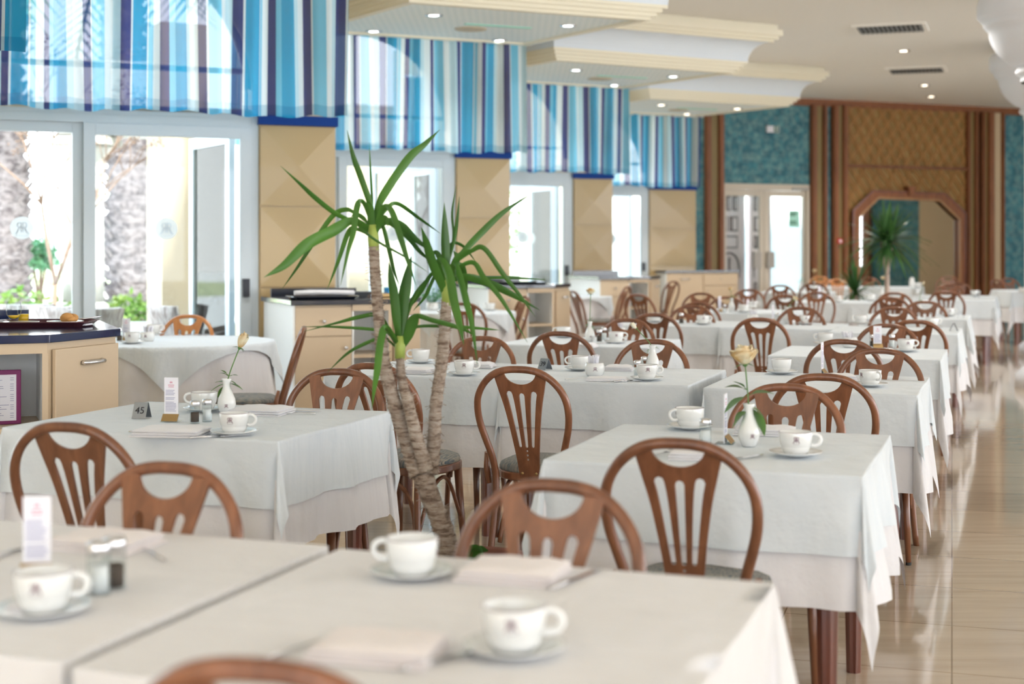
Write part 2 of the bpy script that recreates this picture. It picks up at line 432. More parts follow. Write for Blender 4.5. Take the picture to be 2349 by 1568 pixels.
def curve_mesh(splines, depth, res=4):
    """filled 2D shape with holes, returned as mesh data (x, y plane, thickness in z)"""
    cu = bpy.data.curves.new('shape', 'CURVE'); cu.dimensions = '2D'; cu.fill_mode = 'BOTH'; cu.extrude = depth / 2
    for pts in splines:
        sp = cu.splines.new('POLY'); sp.points.add(len(pts) - 1); sp.use_cyclic_u = True
        for p, q in zip(sp.points, pts): p.co = (q[0], q[1], 0, 1)
    o = bpy.data.objects.new('shape', cu); C.objects.link(o)
    dg = bpy.context.evaluated_depsgraph_get(); dg.update()
    me = bpy.data.meshes.new_from_object(o.evaluated_get(dg))
    C.objects.unlink(o); bpy.data.objects.remove(o); bpy.data.curves.remove(cu)
    return me
def text_mesh(s, size, depth=0.0004):
    cu = bpy.data.curves.new('t', 'FONT'); cu.body = s; cu.size = size; cu.extrude = depth; cu.align_x = 'CENTER'; cu.align_y = 'CENTER'
    o = bpy.data.objects.new('t', cu); C.objects.link(o)
    dg = bpy.context.evaluated_depsgraph_get(); dg.update()
    me = bpy.data.meshes.new_from_object(o.evaluated_get(dg))
    C.objects.unlink(o); bpy.data.objects.remove(o); bpy.data.curves.remove(cu)
    return me
def mesh_obj(name, me, matname, parent=None, fn=None, M=None):
    me.materials.clear(); me.materials.append(MATS[matname])
    if fn:
        for v in me.vertices: v.co = fn(v.co)
    if M: me.transform(M)
    o = bpy.data.objects.new(name, me); C.objects.link(o)
    if parent: o.parent = parent
    return o

def tag(o, label=None, cat=None, group=None, kind=None):
    if label: o['label'] = label
    if cat: o['category'] = cat
    if group: o['group'] = group
    if kind: o['kind'] = kind
    return o
def thing(name, label, cat, loc=(0, 0, 0), rot=0.0, group=None):
    o = bpy.data.objects.new(name, None); C.objects.link(o)
    o.empty_display_size = 0.1
    o.location = loc; o.rotation_euler = (0, 0, rot)
    return tag(o, label, cat, group)
def dup(o, loc=None, rot=None, label=None, group=None, parent=None, scale=None):
    r = o.copy(); C.objects.link(r)
    if parent: r.parent = parent
    if loc is not None: r.location = loc
    if rot is not None: r.rotation_euler = (0, 0, rot)
    if scale: r.scale = (scale,) * 3
    if label: r['label'] = label
    if group: r['group'] = group
    for ch in kids.get(o.name, []): 
        c = dup(ch, parent=r)
    return r
kids = {}
def index_kids(root):
    kids[root.name] = list(root.children)
    for ch in root.children: index_kids(ch)
def dup_into(o):
    index_kids(o)
def struct(o): return tag(o, kind='structure')
def place(M, o):
    o.matrix_world = M; return o
class Proto:
    """the first placement uses the prototype itself, later ones copy it with its parts"""
    def __init__(s, root): s.root = root; s.used = False; index_kids(root)
    def put(s, loc, rot, label, group=None, scale=None):
        if not s.used:
            s.used = True; o = s.root
            o.location = loc; o.rotation_euler = (0, 0, rot); o['label'] = label
            if group: o['group'] = group
            if scale: o.scale = (scale,) * 3
            return o
        return dup(s.root, loc, rot, label, group, None, scale)
# ---------------------------------------------------------------- the room
PR = [Vector((-5.62, -1.05, 0)), Vector((-4.21, 3.05, 0)), Vector((-2.80, 7.15, 0)), Vector((-1.39, 11.25, 0)), Vector((-0.014, 15.3, 0)), Vector((1.41, 19.8, 0)), Vector((3.06, 23.6, 0))]
PW = [0.6, 0.6, 0.6, 0.61, 0.62, 0.6, 0.87]
CEIL = 3.97
bays = []
NB = 7
for k in range(NB):
    d = PR[k] - (PR[k-1] if k else PR[0] - Vector((1.41, 4.1, 0)))
    bays.append((d.dot(UD), d.dot(VD)))
poly = []
for k in range(NB):
    u, v = bays[k]
    poly.append(PR[k] - UD*u + VD*0.14); poly.append(PR[k] + VD*0.14)
poly.append(Vector((3.4, 24.3, 0)))
poly.append(Vector((3.4, 24.3, 0)) + UD * 14)
poly += [Vector((16.3, -4.6, 0)), Vector((-8.3, -4.6, 0))]
pp = [(p.x, p.y) for p in poly]
struct(MB().prism(pp, -0.2, 0.0).build('floor', 'floor_marble'))
struct(MB().prism(pp, CEIL, CEIL + 0.2).build('ceiling', 'ceiling_paint'))
g = MB(); g.box((-60, -20, -0.25), (60, 90, -0.06)); tag(g.build('terrace_ground', 'terrace'), kind='structure')

def bay_obj(o, k, dv=0.0, du=0.0, z=0.0):
    p = PR[k] + UD*du + VD*dv; o.location = (p.x, p.y, z); o.rotation_euler = (0, 0, BAYROT); return o
RX = Matrix.Rotation(pi/2, 4, 'X')
def frame_rect(mb, x0, x1, z0, z1, w, y0, y1):
    mb.box((x0, y0, z0), (x0+w, y1, z1)); mb.box((x1-w, y0, z0), (x1, y1, z1))
    mb.box((x0+w, y0, z1-w), (x1-w, y1, z1)); mb.box((x0+w, y0, z0), (x1-w, y1, z0+w))

# monogram: a mirrored R joined to an R
def mono_splines(s):
    """strokes of the double R monogram as flat polygons (x, y)"""
    out = []
    for m_ in (-1, 1):
        out.append([(m_*0.04*s, -0.36*s), (m_*0.15*s, -0.36*s), (m_*0.15*s, 0.5*s), (m_*0.04*s, 0.5*s)])
        n = 8; o_ = []; i_ = []
        for k in range(n+1):
            a = pi/2 - pi*k/n
            o_.append((m_*(0.28 + 0.23*cos(a))*s, (0.26 + 0.24*sin(a))*s)); i_.append((m_*(0.28 + 0.12*cos(a))*s, (0.26 + 0.17*sin(a))*s))
        out.append([(m_*0.15*s, 0.5*s)] + o_ + [(m_*0.15*s, 0.02*s), (m_*0.15*s, 0.09*s)] + i_[::-1] + [(m_*0.15*s, 0.43*s)])
        out.append([(m_*0.20*s, 0.06*s), (m_*0.34*s, 0.06*s), (m_*0.52*s, -0.34*s), (m_*0.74*s, -0.48*s), (m_*0.56*s, -0.50*s), (m_*0.38*s, -0.34*s)])
    out = [[(x*0.84, y) for x, y in o_] for o_ in out]
    out.append([(-0.06*s, 0.0), (0.06*s, 0.0), (0.06*s, 0.07*s), (-0.06*s, 0.07*s)])
    return out
def mono_mesh(mb, s, fn, dots=False):
    for poly_ in mono_splines(s):
        # triangulate as a strip-free ngon through the mapping
        n0 = len(mb.v)
        for x, y in poly_: mb.v.append(Vector(fn(x, y)))
        mb.face(range(n0, n0+len(poly_)))
    if dots:
        for i in range(5):
            x = (-0.4 + 0.2*i)*s; y = -0.66*s; r_ = 0.05*s
            n0 = len(mb.v)
            for q in range(6): mb.v.append(Vector(fn(x + r_*cos(q*pi/3), y + r_*sin(q*pi/3))))
            mb.face(range(n0, n0+6))

for k in range(NB):
    u, v = bays[k]; pw = PW[k]; n = k + 1
    # pillar with pyramid relief panels
    body = MB().box((-pw, 0.03, 0), (0, 0.22, 2.33))
    zs = [2.32, 1.69, 1.06, 0.43]
    for z1, z0 in zip(zs[:-1], zs[1:]):
        e = 0.006; n0 = len(body.v)
        for x, z in ((-pw+e, z0+e), (-e, z0+e), (-e, z1-e), (-pw+e, z1-e)): body.v.append(Vector((x, 0.005, z)))
        for x, z in ((-pw+e, z0+e), (-e, z0+e), (-e, z1-e), (-pw+e, z1-e)): body.v.append(Vector((x, 0.03, z)))
        body.v.append(Vector((-pw/2, -0.018, (z0+z1)/2)))
        for i in range(4):
            j = (i+1) % 4
            body.face((n0+i, n0+j, n0+8)); body.face((n0+4+i, n0+4+j, n0+j, n0+i))
    body.box((-pw, 0.0, 0), (0, 0.03, 0.42))
    o = struct(bay_obj(body.build('pillar', 'pillar_cream'), k))
    bl = MB().box((-pw-0.01, -0.02, 2.325), (0.01, 0.22, 2.40)).build('blue_band', 'deep_blue', o)
    # wall above with an arched opening
    x0, x1 = -u, -pw
    cxa = (x0+x1)/2; ra = (x1-x0)/2 - 0.05
    hole = [(cxa + ra, 2.44), (cxa + ra, 2.60)] + [(cxa + ra*cos(a*pi/16), 2.60 + ra*0.98*sin(a*pi/16)) for a in range(1, 16)] + [(cxa - ra, 2.60), (cxa - ra, 2.44)]
    me = curve_mesh([[(x0, 2.40), (0, 2.40), (0, CEIL), (x0, CEIL)], hole], 0.16)
    o = mesh_obj('wall_left', me, 'wall_cream', M=Matrix.Translation((0, 0.12, 0)) @ RX); struct(bay_obj(o, k))
    # return wall standing back from the previous bay
    rw = MB().box((x0 - 0.10, -v + 0.10, 0), (x0, 0.2, CEIL)); struct(bay_obj(rw.build('wall_left', 'wall_cream'), k))
    # window: fixed pane beside a sliding door, arched light above
    wf = MB(); 
    xm = x0 + (x1-x0)*0.42
    frame_rect(wf, x0, x1, 0, 2.42, 0.055, 0.04, 0.16)
    wf.box((x0+0.055, 0.04, 2.30), (x1-0.055, 0.16, 2.366))
    w = struct(bay_obj(wf.build('window_%d' % n, 'frame_white', bevel=0.004), k))
    fr = MB(); frame_rect(fr, x0+0.055, xm, 0.0, 2.30, 0.075, 0.07, 0.12); fr.build('fixed_frame', 'frame_white', w, bevel=0.003)
    MB().box((x0+0.13, 0.09, 0.075), (xm-0.075, 0.096, 2.225)).build('pane', 'window_glass', w)
    fr = MB(); frame_rect(fr, xm, x1-0.055, 0.0, 2.30, 0.088, 0.03, 0.085); fr.build('sliding_frame', 'frame_white', w, bevel=0.003)
    MB().box((xm+0.088, 0.055, 0.088), (x1-0.143, 0.061, 2.212)).build('pane', 'window_glass', w)
    MB().box((x1-0.132, -0.005, 0.99), (x1-0.078, 0.03, 1.13)).build('lock', 'lock_black', w, bevel=0.004)
    ar = MB()
    ar.box((cxa-0.025, 0.09, 2.44), (cxa+0.025, 0.14, 2.60+ra*0.97))
    ar.box((x0+0.06, 0.09, 2.72), (x1-0.06, 0.14, 2.76))
    ar.tube([(cxa + (ra-0.03)*cos(a*pi/24), 0.115, 2.60 + (ra-0.03)*0.98*sin(a*pi/24)) for a in range(25)], 0.03, 6)
    ar.build('arch_bars', 'frame_white', w)
    # round stickers with the monogram on the glass
    for sx in ((x0+0.13 + xm-0.075)/2 + (0.13 if k != 3 else 0.02), (xm+0.088 + x1-0.143)/2 + (-0.02)):
        st = MB(); st.lathe([(0.0, 0.0), (0.083, 0.0), (0.083, 0.003), (0.0, 0.003)], 32, Matrix.Translation((sx, 0.053 if sx > xm else 0.088, 1.515)) @ RX, smooth=False)
        s_ = st.build('sticker', 'glass_sticker', w)
        lg = MB(); yy = (0.053 if sx > xm else 0.088) - 0.0045
        mono_mesh(lg, 0.085, lambda x, y: (sx + x, yy, 1.515 + y), True); lg.build('monogram', 'sticker_ink', s_)

# exterior door leaves standing open beyond the glass
def open_leaf(k, uu, vv, ang, n):
    p = PR[k] + UD*uu + VD*vv
    m_ = MB(); frame_rect(m_, 0, 0.95, 0.0, 2.28, 0.09, -0.025, 0.025)
    o = m_.build('door_%d' % n, 'frame_white', bevel=0.003); o.location = p; o.rotation_euler = (0, 0, ang); struct(o)
    MB().box((0.09, -0.004, 0.09), (0.86, 0.004, 2.19)).build('pane', 'window_glass', o)
    st = MB().lathe([(0, 0), (0.083, 0), (0.083, 0.002), (0, 0.002)], 28, Matrix.Translation((0.475, -0.006, 1.5)) @ RX, smooth=False).build('sticker', 'glass_sticker', o)
va = atan2(VD.y, VD.x)
open_leaf(3, -0.78, 0.22, va + 0.16, 1)
open_leaf(4, -0.76, 0.22, va + 0.55, 2)
open_leaf(4, -0.62, 0.5, va + 0.0, 3)
open_leaf(5, -0.76, 0.22, va + 0.5, 4)
open_leaf(5, -0.62, 0.5, va + 0.02, 5)
open_leaf(6, -1.1, 0.22, va + 0.3, 6)

# striped valances in front of the arches
vend = [Vector((-2.40, 7.05, 0)), Vector((-1.20, 10.5, 0)), Vector((0.15, 14.44, 0)), Vector((1.50, 18.35, 0)), Vector((2.98, 22.5, 0))]
vlab = ['striped valance hanging at the far upper left corner, only its end showing',
        'wide blue striped valance nearest the camera, hanging over the left glass doors',
        'blue striped valance over the second window, below the nearest ceiling coffer',
        'blue striped valance over the third window, between second and third cream pillars',
        'smallest blue striped valance, over the farthest window by the teal wall']
for k in range(5):
    rnd = random.Random(20 + k); Lv = 3.0 if k < 4 else 2.6; zt = 3.45 if k != 1 else 3.6
    fold = []; x = 0
    nx = 260
    ph = [rnd.uniform(0, 6.28) for _ in range(6)]
    def off(sx, zz, k=k, ph=ph):
        a = 1.0 - 0.35 * max(0, min(1, (zz)))
        return a * (0.050*sin(sx*22 + ph[0] + 0.8*sin(sx*3.1+ph[1])) + 0.016*sin(sx*47 + ph[2]) + 0.012*sin(sx*9+ph[3]))
    cum = [0.0]
    for i in range(1, nx+1):
        a, b_ = (i-1)/nx*Lv, i/nx*Lv
        cum.append(cum[-1] + hypot(Lv/nx, off(b_, 0.3) - off(a, 0.3)))
    def fn(i, j, Lv=Lv, zt=zt):
        sx = i/nx*Lv; t = j/14; zb = 2.325 + 0.012*sin(sx*22+ph[0]) + 0.01*sin(sx*5+ph[4])
        z = zb + (zt - zb)*t
        return (-sx + 0.02*(1-t)*sin(sx*8+ph[5]), off(sx, t), z)
    def uvf(i, j, zt=zt): return (cum[i]/1.0 + 0.13*k, j/14*1.1)
    mb = MB().grid(nx, 14, fn, True, uvf)
    o = mb.build('valance', 'striped_valance'); o.location = vend[k]; o.rotation_euler = (0, 0, BAYROT)
    tag(o, vlab[k], 'curtain', 'striped valances over the windows')
    rl = MB().tube([(0.05, 0, zt-0.01), (-Lv-0.05, 0, zt-0.01)], 0.015, 8).build('rail', 'frame_white', o)

# ---------------------------------------------------------------- ceiling coffers
def off_poly(P, d):
    out = []
    n = len(P)
    for i in range(n):
        a, b_, c_ = P[i-1], P[i], P[(i+1) % n]
        e1 = (b_-a).normalized(); e2 = (c_-b_).normalized()
        n1 = Vector((e1.y, -e1.x, 0)); n2 = Vector((e2.y, -e2.x, 0))
        q = n1 + n2; q = q * (d / max(0.3, 1 + n1.dot(n2))); out.append(b_ + q)
    return out
ZC = 3.42
coffers = [[(-0.86, 11.88), (1.25, 12.83), (0.14, 14.44), (-1.97, 13.50)],
           [(0.486, 15.55), (2.62, 16.72), (1.43, 18.37), (-0.72, 17.25)],
           [(1.90, 19.55), (4.03, 20.65), (2.88, 22.3), (0.75, 21.2)],
           [(-2.25, 8.2), (-0.15, 9.15), (-1.26, 10.76), (-3.37, 9.8)],
           [(-3.6, 4.4), (-1.6, 5.3), (-2.6, 7.0), (-4.7, 6.1)]]
for ci, cf in enumerate(coffers):
    P = [Vector((x, y, 0)) for x, y in cf]
    prof = [(0.0, ZC, 0), (0.0, ZC+0.03, 0), (0.035, ZC+0.03, 0), (0.035, ZC+0.065, 0), (0.07, ZC+0.065, 0), (0.07, ZC+0.10, 0), (0.10, ZC+0.10, 0), (0.10, ZC+0.13, 1)]
    for a in range(1, 9):
        t = a/8*pi/2; prof.append((0.10 + 0.18*(1-cos(t)), ZC+0.13 + 0.22*sin(t), 1))
    prof += [(0.30, ZC+0.35, 0), (0.30, ZC+0.38, 0), (0.335, ZC+0.38, 0), (0.335, ZC+0.42, 0), (0.37, ZC+0.42, 0), (0.37, ZC+0.49, 0), (0.33, ZC+0.49, 0), (0.33, CEIL, 0)]
    for part, mt in (('moulding', 'moulding'), ('cove', 'daylit_cove')):
        mb = MB()
        for (d0, z0, _), (d1, z1, cv) in zip(prof[:-1], prof[1:]):
            want = (part == 'cove') == (cv == 1 and z0 >= ZC+0.129)
            if not want: continue
            q0 = off_poly(P, d0); q1 = off_poly(P, d1); n0 = len(mb.v)
            for p in q0: mb.v.append(Vector((p.x, p.y, z0)))
            for p in q1: mb.v.append(Vector((p.x, p.y, z1)))
            for i in range(4):
                j = (i+1) % 4; mb.face((n0+i, n0+4+i, n0+4+j, n0+j))
        if part == 'moulding':
            q0 = off_poly(P, 0); q1 = off_poly(P, -0.07); n0 = len(mb.v)
            for p in q0: mb.v.append(Vector((p.x, p.y, ZC)))
            for p in q1: mb.v.append(Vector((p.x, p.y, ZC)))
            for p in q1: mb.v.append(Vector((p.x, p.y, ZC+0.02)))
            for i in range(4):
                j = (i+1) % 4; mb.face((n0+i, n0+j, n0+4+j, n0+4+i)); mb.face((n0+4+i, n0+4+j, n0+8+j, n0+8+i))
            root = struct(mb.build('ceiling_coffer', mt))
        else: mb.build('cove', mt, root)
    q1 = off_poly(P, -0.065)
    MB().prism([(p.x, p.y) for p in q1], ZC+0.02, ZC+0.06).build('panel', 'perforated_panel', root)

def downlight_proto(warm):
    t = thing('recessed_downlight', 'x', 'ceiling light')
    MB().lathe([(0.042, 0.0), (0.068, 0.0), (0.070, 0.006), (0.068, 0.010), (0.042, 0.010)], 24, Matrix.Translation((0, 0, -0.008)), cap=False).build('trim_ring', 'chrome', t)
    MB().lathe([(0.0, -0.004), (0.043, -0.004), (0.043, 0.0), (0.0, 0.0)], 20, smooth=False).build('lens', 'lamp_warm' if warm else 'lamp_cool', t)
    return Proto(t)
dl_c = downlight_proto(False); dl_w = downlight_proto(True)
cool_pts = [((995, 34), 'lit downlight in the nearest coffer, above the rose side, back left of four'),
            ((857, 71), 'lit downlight in the nearest coffer beside the first valance end'),
            ((1303, 58), 'lit downlight in the nearest coffer, the rightmost of its four'),
            ((1146, 92), 'lit downlight in the nearest coffer, closest to the second valance'),
            ((1321, 160), 'lit downlight in the middle coffer, the leftmost of its visible three'),
            ((1544, 175), 'lit downlight in the middle coffer, the rightmost of its visible three'),
            ((1409, 195), 'lit downlight in the middle coffer, closest to the third valance')]
cool_pts[0] = ((995, 34), 'lit downlight in the nearest coffer, the topmost of its four in the photo')
for (px, py), lb in cool_pts: dl_c.put(at(px, py, ZC+0.02), 0, lb, 'downlights in the ceiling coffers', 1.15)
warm_pts = [((1517, 240), 'warm downlight in the farthest coffer, the leftmost of its three', ZC+0.02),
            ((1576, 261), 'warm downlight in the farthest coffer, right above the last valance', ZC+0.02),
            ((1691, 249), 'warm downlight in the farthest coffer, the rightmost of its three', ZC+0.02),
            ((2073, 116), 'warm downlight in the flat ceiling between the two grilles', CEIL),
            ((2121, 195), 'warm downlight in the flat ceiling just beyond the far grille', CEIL),
            ((2136, 221), 'warm downlight in the flat ceiling nearest the lattice wall', CEIL)]
for (px, py), lb, z in warm_pts: dl_w.put(at(px, py, z), 0, lb, 'downlights in the ceiling coffers' if z < 3.9 else 'downlights in the flat ceiling', 1.2)

cs = [((1080, 66), 'round ceiling loudspeaker cover in the nearest coffer'), ((1376, 180), 'round ceiling loudspeaker cover in the middle coffer'), ((1556, 252), 'round ceiling loudspeaker cover in the farthest coffer')]
for (px, py), lb in cs:
    t = thing('ceiling_speaker', lb, 'ceiling speaker', at(px, py, ZC+0.02), BAYROT, 'round covers in the coffers')
    MB().lathe([(0, -0.012), (0.10, -0.014), (0.15, -0.008), (0.155, 0.0)], 32).build('cover', 'disc_beige', t)
    MB().box((-0.16, -0.30, -0.008), (0.50, -0.24, 0.0)).build('slot', 'sign_green', t)

for (x, y), lb in (((4.47, 16.8), 'nearer grey air grille in the cream ceiling'), ((5.90, 20.75), 'farther grey air grille in the cream ceiling')):
    t = thing('air_vent', lb, 'vent', (x, y, CEIL), ROWROT, 'air grilles in the ceiling')
    MB().box((-0.37, -0.30, -0.012), (0.37, 0.30, -0.002)).build('backing', 'vent_dark', t)
    f = MB(); 
    f.box((-0.42, -0.35, -0.025), (0.42, -0.30, 0)); f.box((-0.42, 0.30, -0.025), (0.42, 0.35, 0)); f.box((-0.42, -0.30, -0.025), (-0.37, 0.30, 0)); f.box((0.37, -0.30, -0.025), (0.42, 0.30, 0))
    f.build('vent_frame', 'ceiling_paint', t)
    for i in range(14):
        xx = -0.345 + i*0.053
        MB().bar((xx, -0.30, -0.02), (xx, 0.30, -0.02), 0.035, 0.004, up=(0.6, 0, 1)).build('slat', 'vent_grey', t)

for (x, y), lb in (((5.33, 14.0), 'nearer white column capital at the upper right edge'), ((6.83, 18.1), 'farther white column capital at the right edge, below the nearer one')):
    prof = [(0.27, 0.0), (0.27, 3.0), (0.30, 3.0), (0.31, 3.03), (0.30, 3.06), (0.34, 3.08), (0.36, 3.11), (0.34, 3.14)]
    for i in range(9):
        a = i/8*pi/2; prof.append((0.34 + 0.27*sin(a)**1.2, 3.16 + 0.36*(1-cos(a))**0.8))
    prof += [(0.64, 3.54), (0.66, 3.57), (0.66, 3.60), (0.69, 3.62), (0.72, 3.66), (0.72, 3.78), (0.70, 3.84), (0.62, 3.85), (0.60, 3.86), (0.62, CEIL)]
    prof = [(r_, z+0.0) for r_, z in prof]
    t = thing('column', lb, 'column', (x, y, 0), 0, 'white columns beside the aisle')
    MB().lathe([p for p in prof if p[1] <= 3.0], 40).build('shaft', 'white_plaster', t)
    MB().lathe([p for p in prof if p[1] >= 3.0][1:], 48).build('capital', 'white_plaster', t)
    MB().lathe([(0.27, 0.0), (0.36, 0.0), (0.36, 0.12), (0.30, 0.18), (0.28, 0.2)], 32).build('base', 'white_plaster', t)

# ---------------------------------------------------------------- far wall
W0 = Vector((5.21, 24.9, 0))
def ws(px):
    t = (px - CX) / FP; return (24.9*t - 5.21) / (0.924 - 0.383*t)
def wz(px, py): return EYE + (HOR - py) * (24.9 + 0.383*ws(px)) / FP
def wall_obj(o): o.location = W0; o.rotation_euler = (0, 0, BAYROT); return o
sL, sD0, sD1 = ws(1590), ws(1657), ws(1856)
zD = wz(1757, 422)
wm = MB(); wm.box((sL-0.3, 0, 0), (sD0, 0.2, CEIL)); wm.box((sD0, 0, zD), (sD1, 0.2, CEIL)); wm.box((sD1, 0, 0), (13, 0.2, CEIL))
struct(wall_obj(wm.build('wall_far', 'teal_tiles')))
cm = MB().box((sL-0.3, -0.10, CEIL-0.07), (13, 0.0, CEIL)); cm.box((sL-0.3, -0.05, CEIL-0.12), (13, 0.0, CEIL-0.07)); 
struct(wall_obj(cm.build('trim_1', 'panel_wood')))
def post(pa, pb, layout, n):
    """wood framed vertical strip: layout lists (px0, px1, material, projection)"""
    root = None
    for a, b_, mt, pr in layout:
        mb = MB().box((ws(a), -pr, 0), (ws(b_), 0.0, CEIL - 0.1))
        if mt == 'panel_wood': mb.box((ws(a) + 0.02, -pr-0.02, 0), (ws(b_) - 0.02, -pr, CEIL - 0.1))
        o = mb.build('trim_%d' % n if root is None else 'strip', mt, root)
        if root is None: root = struct(wall_obj(o))
post(0, 0, [(1615, 1627, 'panel_wood', 0.08), (1644, 1656, 'panel_wood', 0.08), (1627, 1644, 'olive_strip', 0.04)], 2)
post(0, 0, [(1857, 1869, 'panel_wood', 0.08), (1883, 1893, 'panel_wood', 0.08), (1869, 1883, 'olive_strip', 0.04)], 3)
post(0, 0, [(1905, 1917, 'panel_wood', 0.10), (1917, 1927, 'olive_strip', 0.06), (1927, 1938, 'panel_wood', 0.10)], 4)
post(0, 0, [(2211, 2219, 'panel_wood', 0.10), (2219, 2229, 'olive_strip', 0.06), (2229, 2236, 'panel_wood', 0.10)], 5)
post(0, 0, [(2243, 2251, 'panel_wood', 0.12), (2251, 2258, 'olive_strip', 0.08), (2258, 2272, 'panel_wood', 0.12), (2272, 2291, 'cream_strip', 0.06), (2291, 2297, 'panel_wood', 0.10)], 6)
# lattice panel
a0, a1 = ws(1938), ws(2211); zm = wz(2075, 384); 
lat = wall_obj(MB().box((a0, -0.03, 0), (a1, 0.0, CEIL-0.1)).build('trim_7', 'lattice_back')); struct(lat)
tag(lat, 'woven golden lattice wall panel')
def clip(x0, z0, x1, z1, X0, X1, Z0, Z1):
    t0, t1 = 0.0, 1.0; dx, dz = x1-x0, z1-z0
    for p, q in ((-dx, x0-X0), (dx, X1-x0), (-dz, z0-Z0), (dz, Z1-z0)):
        if abs(p) < 1e-9:
            if q < 0: return None
        else:
            t = q/p
            if p < 0: t0 = max(t0, t)
            else: t1 = min(t1, t)
    return None if t0 >= t1 else (x0+dx*t0, z0+dz*t0, x0+dx*t1, z0+dz*t1)
def lattice(mb, ang, step, X0, X1, Z0, Z1, y, w):
    dx, dz = cos(ang), sin(ang); nx_, nz_ = -dz, dx
    n_ = int(8/step)
    for i in range(-n_, n_):
        bx, bz = X0 + nx_*step*i, Z0 + nz_*step*i
        for dd in (-0.022, 0.022):
            c_ = clip(bx+nx_*dd-dx*9, bz+nz_*dd-dz*9, bx+nx_*dd+dx*9, bz+nz_*dd+dz*9, X0, X1, Z0, Z1)
            if c_ and hypot(c_[2]-c_[0], c_[3]-c_[1]) > 0.02: mb.bar((c_[0], y, c_[1]), (c_[2], y, c_[3]), w, 0.02, up=(0, 1, 0))
mb = MB(); lattice(mb, math.radians(50), 0.19, a0, a1, zm, CEIL-0.1, -0.038, 0.014); lattice(mb, math.radians(-58), 0.19, a0, a1, zm, CEIL-0.1, -0.048, 0.012)
lattice(mb, math.radians(-50), 0.15, a0, a1, 0.8, zm, -0.042, 0.014); lattice(mb, math.radians(62), 0.30, a0, a1, 0.8, zm, -0.05, 0.008)
mb.build('lattice', 'lattice_wood', lat)
mb = MB().box((a0, -0.09, zm-0.025), (a1, -0.03, zm+0.025)).build('rail', 'panel_wood', lat)
# octagonal mirror in a heavy wooden frame
mp_ = [(1953, 690), (1953, 490), (1998, 446), (2150, 452), (2196, 496), (2196, 690)]
mp_s = [(ws(x), wz(x, y)) for x, y in mp_]
mc = (sum(p[0] for p in mp_s)/6, 1.6)
mr = wall_obj(MB().prism(mp_s, 0.035, 0.075, Matrix.Rotation(pi/2, 4, 'X')).build('mirror', 'mirror'))
tag(mr, 'large octagonal wall mirror in a heavy carved wooden frame behind the palms', 'mirror')
def sweep(mb, pts, y, w, h):
    for (x0, z0), (x1, z1) in zip(pts[:-1], pts[1:]):
        mb.bar((x0, y, z0), (x1, y, z1), w, h, up=(0, -1, 0))
for off_, w_, y_, mt, nm in ((0.0, 0.15, -0.11, 'panel_wood', 'mirror_frame'), (0.06, 0.035, -0.135, 'brass_wood', 'inner_bead'), (-0.06, 0.03, -0.14, 'table_wood', 'outer_bead')):
    mb = MB(); pts = []
    for x, z in mp_s:
        dx = mc[0]-x; pts.append((x + (off_ if dx > 0 else -off_), z - (off_ if z > 1.3 else 0)))
    sweep(mb, pts, y_, w_, 0.07 if nm == 'mirror_frame' else 0.03)
    for x, z in pts: mb.lathe([(w_*0.5, -0.034 if nm == 'mirror_frame' else -0.014), (w_*0.5, 0.034 if nm == 'mirror_frame' else 0.014)], 12, Matrix.Translation((x, y_, z)) @ RX, smooth=False)
    mb.build(nm, mt, mr)
kx, kz = ws(2077), wz(2077, 442)
MB().box((kx-0.06, -0.19, kz-0.05), (kx+0.06, -0.05, kz+0.10)).box((kx-0.085, -0.20, kz+0.06), (kx+0.085, -0.05, kz+0.11)).build('crest', 'panel_wood', mr, bevel=0.008)
# fire alarm, exit sign
o = MB().box((ws(1911), -0.15, wz(1915, 559)), (ws(1922), -0.10, wz(1915, 547))).build('fire_alarm', 'red_plastic', bevel=0.006); wall_obj(o); tag(o, 'small red fire alarm box on the wooden post left of the mirror', 'fire alarm')
MB().box((ws(1914), -0.154, wz(1915, 556)), (ws(1919), -0.15, wz(1915, 550))).build('call_point', 'paper', o)
o = MB().box((ws(1756), -0.06, wz(1770, 304)), (ws(1783), -0.0, wz(1770, 289))).build('exit_sign', 'paper', bevel=0.005); wall_obj(o); tag(o, 'small white emergency exit sign on the teal tiles above the double door', 'sign')
e = MB(); ex, ez = ws(1776), wz(1776, 296.5); hh = 0.05
e.box((ex-0.045, -0.066, ez-hh), (ex+0.045, -0.06, ez+hh)); o2 = e.build('pictogram', 'dark_green', o)
e = MB(); e.ball((ex, -0.068, ez+0.03), 0.011, 8, 6); e.bar((ex, -0.068, ez+0.02), (ex-0.005, -0.068, ez-0.01), 0.014, 0.004, (0, 1, 0))
e.bar((ex-0.005, -0.068, ez-0.01), (ex+0.02, -0.068, ez-0.03), 0.008, 0.004, (0, 1, 0)); e.bar((ex-0.005, -0.068, ez-0.01), (ex-0.028, -0.068, ez-0.028), 0.008, 0.004, (0, 1, 0)); e.bar((ex-0.024, -0.068, ez+0.012), (ex+0.024, -0.068, ez+0.004), 0.008, 0.004, (0, 1, 0))
e.build('running_figure', 'paper', o2)
